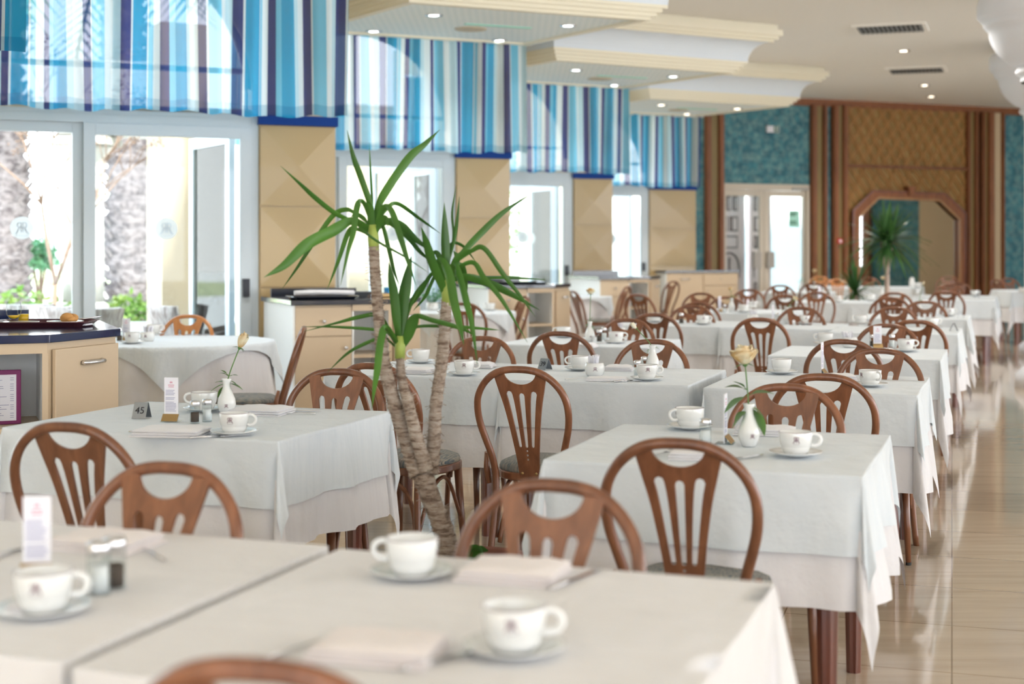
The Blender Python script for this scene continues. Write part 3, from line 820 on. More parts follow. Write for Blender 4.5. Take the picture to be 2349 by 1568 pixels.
# double door with glazed leaves
dm = MB(); frame_rect(dm, sD0, sD1, -0.06, zD, 0.06, -0.02, 0.16); dm.box((sD0+0.06, -0.02, wz(1757, 436)), (sD1-0.06, 0.16, zD-0.05))
door = struct(wall_obj(dm.build('door_7', 'frame_cream', bevel=0.004)))
zl = wz(1757, 437)
sM = ws(1754)
for x0, x1, glass0, glass1, hx in ((sD0+0.06, sM-0.004, ws(1667), ws(1744), ws(1736)), (sM+0.004, sD1-0.06, ws(1766), ws(1846), ws(1767))):
    lf = MB(); g0, g1 = glass0, glass1; zt_, zb_ = wz(1757, 450), 0.15
    lf.box((x0, 0.02, 0.02), (g0, 0.07, zl)); lf.box((g1, 0.02, 0.02), (x1, 0.07, zl)); lf.box((g0, 0.02, zt_), (g1, 0.07, zl)); lf.box((g0, 0.02, 0.02), (g1, 0.07, zb_))
    l_ = lf.build('door_leaf', 'frame_cream', door, bevel=0.003)
    MB().box((g0, 0.042, zb_), (g1, 0.048, zt_)).build('pane', 'window_glass', l_)
    MB().box((hx-0.075, -0.03, 1.02), (hx+0.075, 0.02, 1.30)).build('push_plate', 'exterior_white', l_, bevel=0.006)
MB().box((ws(1815), -0.05, wz(1830, 437)), (ws(1852), 0.02, wz(1830, 430))).build('door_closer', 'exterior_white', door, bevel=0.005)
# green notice on the right leaf
sg = MB().box((ws(1812), 0.034, wz(1825, 521)), (ws(1837), 0.040, wz(1825, 482))).build('notice', 'sign_green', door)
for i_, (yy, ll) in enumerate(((489, 1.0), (493, 0.8), (508, 0.9), (513, 1.0))):
    MB().box((ws(1814), 0.031, wz(1825, yy)-0.011), (ws(1814)+0.15*ll, 0.034, wz(1825, yy)+0.011)).build('lettering', 'dark_green', sg)
# right hand wall of the hall, seen only in the mirror
rw_ = MB(); rw_.box((16.3, 15.0, 0), (16.5, 40.0, 0.9)); rw_.box((16.3, 15.0, 2.9), (16.5, 40.0, CEIL))
for i in range(6): rw_.box((16.3, 15.0 + 4.2*i, 0.9), (16.5, 18.2 + 4.2*i, 2.9))
struct(rw_.build('wall_right', 'teal_tiles'))
rw_ = MB()
for i in range(6):
    for yy in (15.0 + 4.2*i, 18.0 + 4.2*i): rw_.box((16.18, yy, 0), (16.3, yy + 0.22, CEIL))
struct(rw_.build('trim_8', 'panel_wood'))
rw_ = MB()
for i in range(3): rw_.box((16.22, 16.6 + 4.2*i, 0), (16.3, 17.7 + 4.2*i, CEIL))
struct(rw_.build('trim_9', 'cream_strip'))
bk = MB(); bk.box((-8.3, -4.8, 0), (16.3, -4.6, 0.7)); bk.box((-8.3, -4.8, 3.0), (16.3, -4.6, CEIL))
for i in range(7): bk.box((-8.3 + 3.9*i, -4.8, 0.7), (-7.5 + 3.9*i, -4.6, 3.0))
struct(bk.build('wall_back', 'wall_cream'))
# carved wooden doors in the passage behind
for (pa, pb), lb in (((1677, 1740), 'pale carved wooden door seen through the left glazed leaf'), ((1761, 1801), 'pale carved wooden door seen through the right glazed leaf')):
    x0, x1 = ws(pa)+0.02, ws(pb)+0.02
    t = wall_obj(thing('carved_door', lb, 'carved door')); 
    mb = MB().box((x0, 0.55, 0), (x1, 0.60, 2.38)).build('door_board', 'carved_wood', t)
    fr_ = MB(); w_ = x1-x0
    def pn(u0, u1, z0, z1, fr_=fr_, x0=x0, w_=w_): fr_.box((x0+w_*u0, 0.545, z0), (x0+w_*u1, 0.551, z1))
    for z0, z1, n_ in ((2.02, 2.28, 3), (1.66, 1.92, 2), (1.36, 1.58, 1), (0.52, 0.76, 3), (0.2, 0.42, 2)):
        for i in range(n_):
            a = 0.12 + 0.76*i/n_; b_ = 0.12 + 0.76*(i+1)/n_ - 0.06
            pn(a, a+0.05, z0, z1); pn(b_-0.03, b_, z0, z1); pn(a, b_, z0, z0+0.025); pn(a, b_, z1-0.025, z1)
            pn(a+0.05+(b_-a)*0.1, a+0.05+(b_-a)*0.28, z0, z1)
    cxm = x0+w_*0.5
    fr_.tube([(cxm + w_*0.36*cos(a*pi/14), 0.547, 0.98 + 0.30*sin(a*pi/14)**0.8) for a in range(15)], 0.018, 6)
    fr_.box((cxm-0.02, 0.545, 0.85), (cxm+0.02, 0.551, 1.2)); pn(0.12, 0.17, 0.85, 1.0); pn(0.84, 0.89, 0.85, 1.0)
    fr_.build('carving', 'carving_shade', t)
    fb = MB(); fb.box((x0-0.05, 0.52, 0), (x0, 0.62, 2.45)); fb.box((x1, 0.52, 0), (x1+0.03, 0.62, 2.45)); fb.box((x0, 0.52, 2.38), (x1, 0.62, 2.45)); fb.build('door_frame', 'carved_wood', t)
struct(wall_obj(MB().box((sD0-1.2, 2.6, 0), (sD1+1.6, 2.7, 3.2)).box((sD0-0.3, 0.25, -0.02), (sD1+0.3, 2.6, 0.0)).build('wall_passage', 'passage_paint')))
# ---------------------------------------------------------------- garden and terrace
def palm_trunk(x, y, r0, h, lb):
    t = thing('palm_tree', lb, 'palm tree', (x, y, 0), 0, 'palm trees in the garden')
    rnd = random.Random(int(x*10)); pts = []; rad = []
    n = 60
    for i in range(n+1):
        z = h*i/n; pts.append((0.05*sin(z), 0.05*cos(z*1.3), z)); rad.append(r0*(1 + 0.13*((i % 2)*2-1)) * (1.12 - 0.2*i/n))
    tr = MB().tube(pts, rad, 14)
    for i in range(260):
        z = rnd.uniform(0.1, h); a = rnd.uniform(0, 2*pi); b_ = Vector((r0*cos(a), r0*sin(a), z)); tr.bar(b_, b_ + Vector((0.10*cos(a), 0.10*sin(a), 0.13)), 0.10, 0.03)
    tr.build('trunk', 'palm_bark', t)
    fo = MB()
    for i in range(26):
        a = 2*pi*i/26 + rnd.uniform(-.1, .1); el = rnd.uniform(-0.3, 1.1); L_ = rnd.uniform(2.0, 2.8)
        sp = [Vector((cos(a)*L_*s*cos(el*(1-s)), sin(a)*L_*s*cos(el*(1-s)), h + L_*s*sin(el) - 1.5*s*s)) for s in [q/8 for q in range(9)]]
        fo.tube(sp, [0.03]*9, 4)
        for q in range(1, 9):
            d = (sp[q]-sp[q-1]).normalized(); sd = d.cross(Vector((0, 0, 1))).normalized()
            for e in range(3):
                for sg in (-1, 1):
                    b_ = sp[q-1].lerp(sp[q], e/3); tip = b_ + sd*sg*0.55 + d*0.3 - Vector((0, 0, 0.25)); n0 = len(fo.v)
                    fo.v += [b_ - d*0.03, b_ + d*0.03, tip]; fo.face((n0, n0+1, n0+2))
    fo.build('fronds', 'pale_leaf', t)
    return t
def gp(px, Y): return ((px - CX)/FP*Y, Y)
palm_trunk(*gp(292, 21.0), 0.30, 6.5, 'thick palm trunk seen through the left glass door, right of the white column')
palm_trunk(*gp(5, 21.0), 0.33, 6.8, 'palm trunk at the far left edge behind the fixed pane')

def bush(name, px, Y, w, h, lb, mt, n=900, z0=0.0, blob=None, seed=1, trunk=False):
    x, y = gp(px, Y); t = thing(name, lb, 'plant', (x, y, 0)); rnd = random.Random(seed); fo = MB()
    for i in range(n):
        a = rnd.uniform(0, 2*pi); el = rnd.uniform(-1, 1); rr = rnd.random()**0.4
        c_ = Vector((w*rr*cos(a)*sqrt(1-el*el), w*0.7*rr*sin(a)*sqrt(1-el*el), z0 + h*0.5 + h*0.5*rr*el))
        d = Vector((rnd.uniform(-1, 1), rnd.uniform(-1, 1), rnd.uniform(-0.3, 1))).normalized(); s_ = d.cross(Vector((rnd.uniform(-1, 1), rnd.uniform(-1, 1), rnd.uniform(-1, 1)))).normalized()
        l_ = rnd.uniform(0.07, 0.14); n0 = len(fo.v)
        fo.v += [c_, c_ + d*l_*0.5 + s_*l_*0.28, c_ + d*l_, c_ + d*l_*0.5 - s_*l_*0.28]; fo.face((n0, n0+1, n0+2, n0+3))
    fo.build('foliage', mt, t)
    st = MB()
    for i in range(5):
        a = i*1.26; st.tube([(0.05*cos(a), 0.05*sin(a), 0), (0.15*w*cos(a), 0.1*w*sin(a), z0*0.6+h*0.2), (0.5*w*cos(a), 0.35*w*sin(a), z0+h*0.6)], [0.03, 0.02, 0.01], 6)
    st.build('stem', 'twig', t)
    return t
bush('shrub', 60, 17.0, 0.75, 0.85, 'low yellow green shrub outside the fixed left pane', 'garden_leaf', seed=2)
bush('shrub', 300, 18.5, 0.6, 0.75, 'low yellow green shrub below the palm trunk in the door view', 'garden_leaf', seed=3)
bush('topiary', 90, 24.0, 0.32, 0.55, 'small round green shrub on a thin stem beyond the left pane', 'pale_leaf', 700, 0.95, seed=4)
bush('garden_tree', 930, 26.0, 0.9, 2.6, 'leafy garden tree seen through the second glass door', 'garden_leaf', 1200, 0.6, seed=5)
bush('garden_tree', 1200, 28.5, 0.9, 3.0, 'leafy green tree seen through the third window beside the pillar', 'garden_leaf', 1600, 0.2, seed=6)
bush('garden_tree', 1275, 36.0, 0.7, 2.4, 'small distant tree seen through the third window', 'pale_leaf', 900, 0.8, seed=8)
bush('garden_tree', 345, 40.0, 2.6, 3.4, 'pale green trees in the garden behind the palm', 'garden_leaf', 1500, 0.4, seed=9)
bush('garden_tree', 130, 44.0, 3.0, 2.4, 'pale garden trees far behind the bare branches', 'pale_leaf', 1500, 0.2, seed=10)
# bare flowering tree
x, y = gp(105, 14.6); t = thing('bare_tree', 'thin bare branching tree outside the fixed left pane', 'tree', (x, y, 0)); rnd = random.Random(5); tw = MB()
def branch(p, d, L_, r_, dep):
    q = p + d*L_*0.5 + Vector((rnd.uniform(-.05, .05), rnd.uniform(-.05, .05), 0)); e_ = p + d*L_
    tw.tube([p, q, e_], [r_, r_*0.85, r_*0.65], 6)
    if dep == 0:
        for _ in range(5):
            c_ = e_ + Vector((rnd.uniform(-.06, .06), rnd.uniform(-.06, .06), rnd.uniform(-.06, .06))); tw.ball(c_, 0.012, 5, 3)
        return
    for s_ in range(3 if dep > 2 else 2):
        nd = (d + Vector((rnd.uniform(-.75, .75), rnd.uniform(-.4, .4), rnd.uniform(-.2, .5)))).normalized(); branch(e_, nd, L_*rnd.uniform(0.6, 0.85), r_*0.62, dep-1)
branch(Vector((0.0, 0, 0)), Vector((0.10, 0, 1)).normalized(), 1.0, 0.035, 5)
tw.build('branches', 'twig', t)
# white garden column with capital, carrying a beam
x, y = gp(191, 17.5); t = thing('garden_column', 'white tapered terrace column behind the sliding door post', 'column', (x, y, 0))
MB().lathe([(0.34, 0), (0.34, 0.45), (0.36, 0.47), (0.36, 0.56), (0.29, 0.60), (0.31, 0.66), (0.25, 0.70)], 32).build('base', 'exterior_white', t)
MB().lathe([(0.25, 0.70), (0.245, 1.4), (0.225, 2.25)], 32).build('shaft', 'exterior_white', t)
MB().lathe([(0.225, 2.25), (0.25, 2.28), (0.24, 2.31), (0.29, 2.45), (0.34, 2.55), (0.36, 2.58), (0.36, 2.63), (0.33, 2.63)], 32).box((-0.38, -0.38, 2.63), (0.38, 0.38, 2.72)).build('capital', 'exterior_white', t)
b0 = Vector((x, y, 0))
bm_ = MB(); bm_.bar((b0.x-0.28, b0.y-0.1, 3.2), (b0.x+1.4, b0.y+0.5, 3.2), 0.6, 0.9); bm_.build('terrace_beam', 'exterior_white'); tag(bpy.data.objects['terrace_beam'], kind='structure')
# cream outside wall ends
def ext_pillar(px, Y, w, d, h=3.6, mt='exterior_cream'):
    x, y = gp(px, Y); o = MB().box((0, 0, 0), (w, d, h)).build('wall_outside', mt); o.location = (x, y, 0); o.rotation_euler = (0, 0, 0.55); return struct(o)
ext_pillar(372, 14.0, 0.46, 0.5)
ext_pillar(800, 22.0, 0.9, 0.5)
ext_pillar(1225, 33.0, 0.4, 0.4, 3.6, 'exterior_white')
ext_pillar(1300, 33.0, 0.4, 0.4, 3.6, 'exterior_white')
struct(MB().box((-14, 30, -0.05), (14, 30.3, 0.55)).build('wall_garden', 'exterior_white'))
o = MB().box((0, 0, 0), (1.5, 0.35, 0.5)).build('wall_planter', 'exterior_white'); o.location = (*gp(262, 16.4), 0); struct(o)
gg = MB().box((-40, 31, -0.055), (40, 88, -0.04)).build('garden_lawn', 'garden_ground'); tag(gg, kind='structure')
# wicker terrace chairs
def wicker_chair():
    t = thing('wicker_chair', 'x', 'garden chair')
    def fn(i, j):
        a = -0.27 + 0.54*i/10; z = 0.42 + 0.5*j/8
        return (a, -0.22 - 0.12*j/8 + 0.28*(a/0.27)**2*0.35, z)
    b_ = MB().grid(10, 8, fn); o = b_.build('backrest', 'wicker', t); s_ = o.modifiers.new('thickness', 'SOLIDIFY'); s_.thickness = 0.05
    MB().box((-0.27, -0.24, 0.36), (0.27, 0.28, 0.44)).build('seat', 'wicker', t, bevel=0.02)
    for sx in (-1, 1):
        MB().tube([(sx*0.26, -0.25, 0.66), (sx*0.29, 0.0, 0.66), (sx*0.29, 0.24, 0.62), (sx*0.26, 0.26, 0.40)], 0.03, 8).build('armrest', 'wicker', t)
        for sy in (-1, 1): MB().tube([(sx*0.24, sy*0.23, 0.37), (sx*0.25, sy*0.25, 0.0)], [0.03, 0.024], 8).build('leg', 'wicker', t)
    return Proto(t)
wc = wicker_chair()
for px, Y, rot, lb in ((62, 12.6, 0.2, 'wicker garden chair outside, behind the orange juice glass'),
                       (165, 12.2, -0.3, 'wicker garden chair outside at the sliding door post'),
                       (182, 11.7, 0.9, 'wicker garden chair outside, low behind the window table card'),
                       (430, 12.3, -0.9, 'tilted pale wicker garden chair outside the sliding door')):
    p = gp(px, Y); wc.put((p[0], p[1], -0.05), rot, lb, 'wicker chairs on the terrace')
# person outside in a white cap and mauve top
x, y = gp(1438, 31.0); pt = thing('person', 'person outdoors in a white cap and mauve top, seen through the fourth window', 'person', (x, y, -0.05), 0.4)
sk = bpy.data.meshes.new('person_body'); 
vs = [(0, 0, 0.92), (0, 0.0, 1.10), (0, 0.01, 1.32), (0, 0.02, 1.44), (0, 0.0, 1.52), (0, -0.02, 1.60), (0, -0.01, 1.68),
      (-0.17, 0, 1.38), (-0.24, -0.02, 1.15), (-0.15, -0.20, 1.02), (0.17, 0, 1.38), (0.24, -0.02, 1.15), (0.15, -0.20, 1.02),
      (-0.10, 0, 0.88), (-0.11, -0.01, 0.48), (-0.12, 0.02, 0.09), (-0.12, -0.14, 0.04), (0.10, 0, 0.88), (0.11, -0.01, 0.48), (0.12, 0.02, 0.09), (0.12, -0.14, 0.04)]
es = [(0, 1), (1, 2), (2, 3), (3, 4), (4, 5), (5, 6), (2, 7), (7, 8), (8, 9), (2, 10), (10, 11), (11, 12), (0, 13), (13, 14), (14, 15), (15, 16), (0, 17), (17, 18), (18, 19), (19, 20)]
rs = [0.15, 0.13, 0.15, 0.07, 0.055, 0.085, 0.075, 0.065, 0.045, 0.03, 0.065, 0.045, 0.03, 0.09, 0.06, 0.042, 0.035, 0.09, 0.06, 0.042, 0.035]
def skin_obj(name, vs, es, rs, mt, parent, sub=2):
    me = bpy.data.meshes.new(name); me.from_pydata(vs, es, []); me.materials.append(MATS[mt])
    o = bpy.data.objects.new(name, me); C.objects.link(o); o.parent = parent
    mo = o.modifiers.new('skin', 'SKIN'); me.skin_vertices[0].data[0].use_root = True
    for i, r_ in enumerate(rs): me.skin_vertices[0].data[i].radius = (r_, r_*0.85)
    su = o.modifiers.new('sub', 'SUBSURF'); su.levels = sub; su.render_levels = sub
    return o
skin_obj('body', vs, es, rs, 'skin', pt)
top = [vs[i] for i in (0, 1, 2, 3, 7, 8, 10, 11)]
skin_obj('shirt', top, [(0, 1), (1, 2), (2, 3), (2, 4), (4, 5), (2, 6), (6, 7)], [0.17, 0.155, 0.17, 0.08, 0.08, 0.06, 0.08, 0.06], 'mauve_cloth', pt)
skin_obj('trousers', [vs[i] for i in (0, 13, 14, 15, 17, 18, 19)], [(0, 1), (1, 2), (2, 3), (0, 4), (4, 5), (5, 6)], [0.165, 0.105, 0.075, 0.06, 0.105, 0.075, 0.06], 'dark_trousers', pt)
MB().lathe([(0.10, 0), (0.112, 0.03), (0.115, 0.09), (0.08, 0.13), (0.0, 0.14)], 20, Matrix.Translation((0, -0.01, 1.645))).build('cap', 'white_cotton', pt)
fc = MB(); fc.ball((0, -0.105, 1.60), 0.016, 8, 6); fc.ball((-0.03, -0.088, 1.625), 0.01, 6, 5); fc.ball((0.03, -0.088, 1.625), 0.01, 6, 5); fc.build('face', 'skin', pt)
# ---------------------------------------------------------------- sideboards
def cabinet(FL, wide, lab, k, top='worktop', simple=False):
    """service sideboard: drawer and door unit, open shelf unit, angled door unit"""
    t = thing('sideboard', lab, 'sideboard', (FL[0], FL[1], 0), BAYROT, 'sideboards under the cream pillars')
    H_ = 0.965; D_ = 1.16 if k == 0 else 0.92
    a, b_ = 0.43, 0.72
    ax, ay = b_ + 0.49*sin(math.radians(42)), 0.49*cos(math.radians(42))
    if simple:
        wv = 1.36
        MB().box((0, 0.0, 0.06), (0.012, 0.34, H_)).build('side_panel', 'cabinet_white', t)
        MB().box((0.012, 0.02, 0.06), (wv, 0.34, H_)).build('body', 'cabinet_cream', t, bevel=0.003)
        MB().box((0.02, 0, 0.09), (0.68, 0.02, H_-0.02)).build('door', 'cabinet_cream', t, bevel=0.003)
        hd = MB().tube([(0.26, 0.0, 0.86), (0.27, -0.025, 0.86), (0.42, -0.025, 0.86), (0.43, 0.0, 0.86)], 0.008, 8).build('handle', 'chrome', t)
        dr = MB().box((0.70, 0, 0.76), (1.34, 0.02, H_-0.02)).build('drawer', 'cabinet_cream', t, bevel=0.003)
        MB().ball((1.02, -0.012, 0.86), 0.013).build('knob', 'chrome', dr)
        dr = MB().box((0.70, 0, 0.09), (1.34, 0.02, 0.745)).build('door', 'cabinet_cream', t, bevel=0.003)
        MB().ball((0.76, -0.012, 0.66), 0.013).build('knob', 'chrome', dr)
        MB().box((-0.02, -0.02, H_), (wv+0.02, 0.34, H_+0.035)).build('worktop', top, t, bevel=0.003)
        return t
    MB().box((0, 0.0, 0.06), (0.014, D_, H_)).build('side_panel', 'cabinet_white', t)
    body = MB().box((0.014, 0.02, 0.06), (a, D_, H_))                     # drawer unit carcass
    body.build('drawer_unit', 'cabinet_cream', t)
    dr = MB().box((0.016, 0, 0.745), (a-0.004, 0.02, H_-0.015)).build('drawer', 'cabinet_cream', t, bevel=0.003)
    MB().lathe([(0.006, 0), (0.006, 0.014), (0.013, 0.018), (0.013, 0.026), (0, 0.028)], 14, Matrix.Translation((0.22, 0, 0.85)) @ RX).build('knob', 'chrome', dr)
    dr = MB().box((0.016, 0, 0.08), (a-0.004, 0.02, 0.738)).build('door', 'cabinet_cream', t, bevel=0.003)
    MB().lathe([(0.006, 0), (0.006, 0.014), (0.013, 0.018), (0.013, 0.026), (0, 0.028)], 14, Matrix.Translation((0.38, 0, 0.66)) @ RX).build('knob', 'chrome', dr)
    sh = MB()                                                             # open shelf unit
    sh.box((a, 0.0, 0.06), (a+0.012, 0.50, H_)); sh.box((a+0.012, 0.45, 0.06), (b_, 0.46, H_)); sh.box((b_-0.012, 0.0, 0.06), (b_, 0.5, H_))
    sh.box((a, 0.0, 0.06), (b_, 0.45, 0.09)); sh.box((a, 0.0, H_-0.04), (b_, 0.45, H_))
    sh.build('shelf_unit', 'cabinet_white', t)
    MB().box((a+0.013, 0.004, 0.583), (b_-0.013, 0.45, 0.605)).build('shelf', 'cabinet_cream', t)
    ed = MB().box((a, -0.004, H_-0.045), (b_, 0.0, H_)).box((b_-0.02, -0.004, 0.06), (b_+0.004, 0, H_-0.045)).build('edge_trim', 'cabinet_cream', t)
    dd = Vector((ax-b_, ay, 0)).normalized(); nn = Vector((dd.y, -dd.x, 0))
    cor = [(b_, 0.004), (ax, ay), (ax, D_), (b_, D_)]
    MB().prism([(x, y) for x, y in cor], 0.06, H_).build('door_unit', 'cabinet_cream', t)
    dm_ = Matrix.Translation((b_, 0.0, 0)) @ Matrix((dd, -nn, Vector((0, 0, 1)))).transposed().to_4x4()
    do = MB().box((0.03, -0.022, 0.08), (0.482, -0.003, H_-0.03), dm_).build('door', 'cabinet_cream', t, bevel=0.003)
    hm = MB()
    hm.tube([dm_ @ Vector(p) for p in ((0.21, -0.024, 0.865), (0.215, -0.042, 0.865), (0.25, -0.052, 0.865), (0.31, -0.052, 0.865), (0.345, -0.042, 0.865), (0.35, -0.024, 0.865))], 0.011, 8)
    hm.build('handle', 'chrome', do)
    MB().prism([(-0.02, -0.02), (b_, -0.02), (b_+0.01, -0.018), (ax+0.02, ay-0.02), (ax+0.02, D_+0.02), (-0.02, D_+0.02)], H_, H_+0.035).build('worktop', top, t, bevel=0.003)
    MB().box((0.05, D_-0.03, H_+0.035), (b_, D_+0.0, H_+0.095)).build('upstand', top, t)
    pl = MB().box((0.03, 0.05, 0.0), (ax-0.05, D_-0.05, 0.06)); pl.build('plinth', 'lock_black', t)
    return t
def cabFL(px, py): p = at(px, py, 1.0); return (p.x, p.y)
c0 = at(108, 767, 1.0); c0 = c0 - UD*0.72
cabinet((c0.x, c0.y), 1, 'cream sideboard at the left edge with a tray on its dark blue top', 0, 'blue_worktop')
cabinet(cabFL(672, 689), 1, 'cream sideboard with dark top below the nearest cream pillar, behind the yucca', 1)
cabinet(cabFL(1118, 654), 1, 'cream sideboard below the second cream pillar, its open shelf facing the room', 2)
cabinet(cabFL(1375, 634.5), 1, 'cream sideboard below the third cream pillar, half hidden by chairs', 3)
cabinet(cabFL(1528, 620.5), 1, 'widest cream sideboard with black top beside the far double door', 4, simple=True)
def cab_local(c, x, y, z):
    p = Vector((c[0], c[1], z)) + UD*x + VD*y; return p
C0 = (c0.x, c0.y); C1 = cabFL(672, 689); C2 = cabFL(1118, 654)
# tray with breakfast leftovers on the left sideboard
tr = thing('serving_tray', 'dark red serving tray of used dishes on the left sideboard', 'tray', at(102, 747, 1.0), 0.06)
f = MB()
def rr(w, d, r_, n=5):
    out = []
    for cx_, cy_, a0_ in ((w/2-r_, d/2-r_, 0), (-w/2+r_, d/2-r_, pi/2), (-w/2+r_, -d/2+r_, pi), (w/2-r_, -d/2+r_, 1.5*pi)):
        for i in range(n+1):
            a = a0_ + pi/2*i/n; out.append((cx_ + r_*cos(a), cy_ + r_*sin(a)))
    return out
def dish(mb, w, d, r_, prof):
    loops = []
    for off_, z in prof:
        n0 = len(mb.v); 
        for x, y in rr(w+2*off_, d+2*off_, max(0.004, r_+off_)): mb.v.append(Vector((x, y, z)))
        loops.append(n0)
    n = len(rr(1, 1, 0.1))
    for a, b_ in zip(loops[:-1], loops[1:]):
        for i in range(n):
            j = (i+1) % n; mb.face((a+i, a+j, b_+j, b_+i), False)
    mb.face([loops[0]+i for i in range(n)][::-1]); mb.face([loops[-1]+i for i in range(n)])
dish(f, 0.40, 0.25, 0.03, [(0, 0), (0.03, 0.022), (0.036, 0.022), (0.034, 0.026), (0.026, 0.025), (0.0, 0.005)])
f.build('tray_body', 'tray', tr)
def tray_local(x, y, z): return Matrix.LocRotScale(tr.location, tr.rotation_euler, None) @ Vector((x, y, z))
def simple_plate(r_, name, lb, loc, sx=1.0):
    o = MB().lathe([(0, 0), (r_*0.6, 0), (r_*0.7, 0.004), (r_, 0.014), (r_, 0.017), (r_*0.68, 0.008), (0, 0.005)], 36).build(name, 'porcelain')
    o.location = loc; o.scale = (sx, 1, 1); return tag(o, lb, 'plate')
simple_plate(0.085, 'plate', 'empty white plate on the tray, in front of the juice glass', tray_local(-0.10, -0.04, 0.006))
simple_plate(0.085, 'plate', 'white plate under the leftover pastry on the tray', tray_local(0.095, 0.01, 0.006))
ps = MB(); 
for i in range(7):
    a = i*0.9; ps.ball((0.02*cos(a), 0.018*sin(a), 0.018+0.006*(i % 3)), 0.019+0.004*(i % 2), 10, 7, (1.25, 0.9, 0.8))
o = ps.build('pastry', 'pastry'); o.location = tray_local(0.11, 0.02, 0.014); tag(o, 'half eaten golden pastry on a plate on the tray', 'pastry')
gl = thing('juice_glass', 'stemmed glass with orange juice dregs at the left edge of the tray', 'glass', tray_local(-0.16, 0.06, 0.006))
MB().lathe([(0, 0), (0.028, 0), (0.030, 0.004), (0.010, 0.008), (0.008, 0.014), (0.020, 0.024), (0.033, 0.045), (0.037, 0.075), (0.032, 0.105)], 28, cap=False).build('bowl', 'clear_glass', gl)
MB().lathe([(0, 0.0245), (0.017, 0.029), (0.027, 0.041), (0, 0.042)], 24).build('juice', 'orange_juice', gl)
ng = thing('juice_glass', 'small tumbler of orange juice standing behind the stemmed glass', 'glass', tray_local(-0.13, 0.115, 0.006))
MB().lathe([(0, 0), (0.024, 0), (0.028, 0.07)], 24, cap=False).build('bowl', 'clear_glass', ng)
MB().lathe([(0, 0.004), (0.0222, 0.004), (0.025, 0.045), (0, 0.045)], 24).build('juice', 'orange_juice', ng)
o = MB().tube([(0, 0, 0), (0.05, 0.02, 0.004), (0.10, 0.05, 0.012)], 0.004, 8).build('teaspoon', 'chrome'); o.location = tray_local(0.14, 0.07, 0.028); tag(o, 'teaspoon at the back corner of the dark red tray', 'spoon')
o = MB().prism([(0, 0), (0.12, -0.01), (0.13, 0.07), (0.02, 0.08)], 0, 0.008).build('crumpled_napkin', 'paper'); o.location = tray_local(0.10, -0.10, 0.007); tag(o, 'white paper napkin at the right front of the dark red tray', 'napkin')
# black sign with the number 5 behind the glass
o = MB().box((-0.05, 0, 0), (0.05, 0.012, 0.06)).build('number_sign', 'worktop'); o.location = at(4, 737, 1.0); o.rotation_euler = (0, 0, BAYROT - 0.2); tag(o, 'black number sign reading 5 behind the stemmed glass on the left sideboard', 'sign')
s_ = mesh_obj('digit', text_mesh('5', 0.06), 'paper', o, M=Matrix.Translation((0.0, -0.0012, 0.03)) @ RX)
# menu board in purple leather on the open shelf
mb_ = thing('menu_board', 'purple framed menu board standing inside the left sideboard shelf', 'menu', cab_local(C0, 0.555, 0.16, 0.606), BAYROT)
MB().box((-0.11, 0, 0), (0.07, 0.014, 0.235)).build('cover', 'purple_card', mb_, bevel=0.003)
pg = MB().box((-0.10, -0.002, 0.016), (0.050, 0.0, 0.215)).build('page', 'paper', mb_)
ln = MB(); rnd = random.Random(3)
for i in range(20):
    z = 0.20 - i*0.009
    if i in (2, 7, 12, 16): continue
    w_ = rnd.uniform(0.03, 0.09); ln.box((-0.07, -0.0026, z), (-0.07+w_, -0.002, z+0.0022)); ln.box((0.025, -0.0026, z), (0.040, -0.002, z+0.0022))
ln.build('print', 'print_ink', pg)
# things on the second sideboard
o = thing('serving_tray', 'dark tray with a rolled white cloth on the sideboard behind the yucca', 'tray', cab_local(C1, 0.27, 0.22, 1.0), BAYROT)
f = MB(); dish(f, 0.42, 0.26, 0.03, [(0, 0), (0.03, 0.02), (0.036, 0.02), (0.034, 0.024), (0.026, 0.023), (0.0, 0.005)]); f.build('tray_body', 'worktop', o)
q = MB().tube([(-0.22, 0, 0.048), (-0.1, 0.005, 0.052), (0.1, -0.004, 0.050), (0.22, 0.006, 0.046)], 0.017, 10).build('rolled_cloth', 'napkin_cloth'); q.location = cab_local(C1, 0.27, 0.16, 1.0); q.rotation_euler = (0, 0, BAYROT); tag(q, 'rolled white cloth lying across the tray on the sideboard', 'cloth')
q = MB(); dish(q, 0.20, 0.14, 0.02, [(0, 0), (0.015, 0.04), (0.02, 0.04), (0.012, 0.038), (0, 0.006)]); q = q.build('steel_dish', 'dull_steel'); q.location = cab_local(C1, 0.62, 0.55, 1.0); q.rotation_euler = (0, 0, BAYROT); tag(q, 'rectangular steel dish at the back of the sideboard behind the yucca', 'dish')
q = MB().box((-0.04, -0.03, 0), (0.04, 0.03, 0.07)).build('packet', 'cyan_pack', bevel=0.004); q.location = cab_local(C1, 0.88, 0.52, 1.0); q.rotation_euler = (0, 0, BAYROT + 0.3); tag(q, 'small blue packet on the sideboard right of the yucca trunk', 'packet')
q = MB().box((-0.05, -0.03, 0), (0.05, 0.03, 0.03)).build('packet', 'gold', bevel=0.006); q.location = cab_local(C1, 0.80, 0.42, 1.0); q.rotation_euler = (0, 0, BAYROT); tag(q, 'small yellow packet on the sideboard beside the blue one', 'packet')
q = MB(); dish(q, 0.50, 0.30, 0.03, [(0, 0), (0.03, 0.02), (0.036, 0.02), (0.034, 0.024), (0.026, 0.023), (0.0, 0.005)]); q = q.build('serving_tray', 'worktop'); q.location = cab_local(C2, 0.45, 0.30, 1.0); q.rotation_euler = (0, 0, BAYROT); tag(q, 'empty black tray on the sideboard below the second pillar', 'tray')

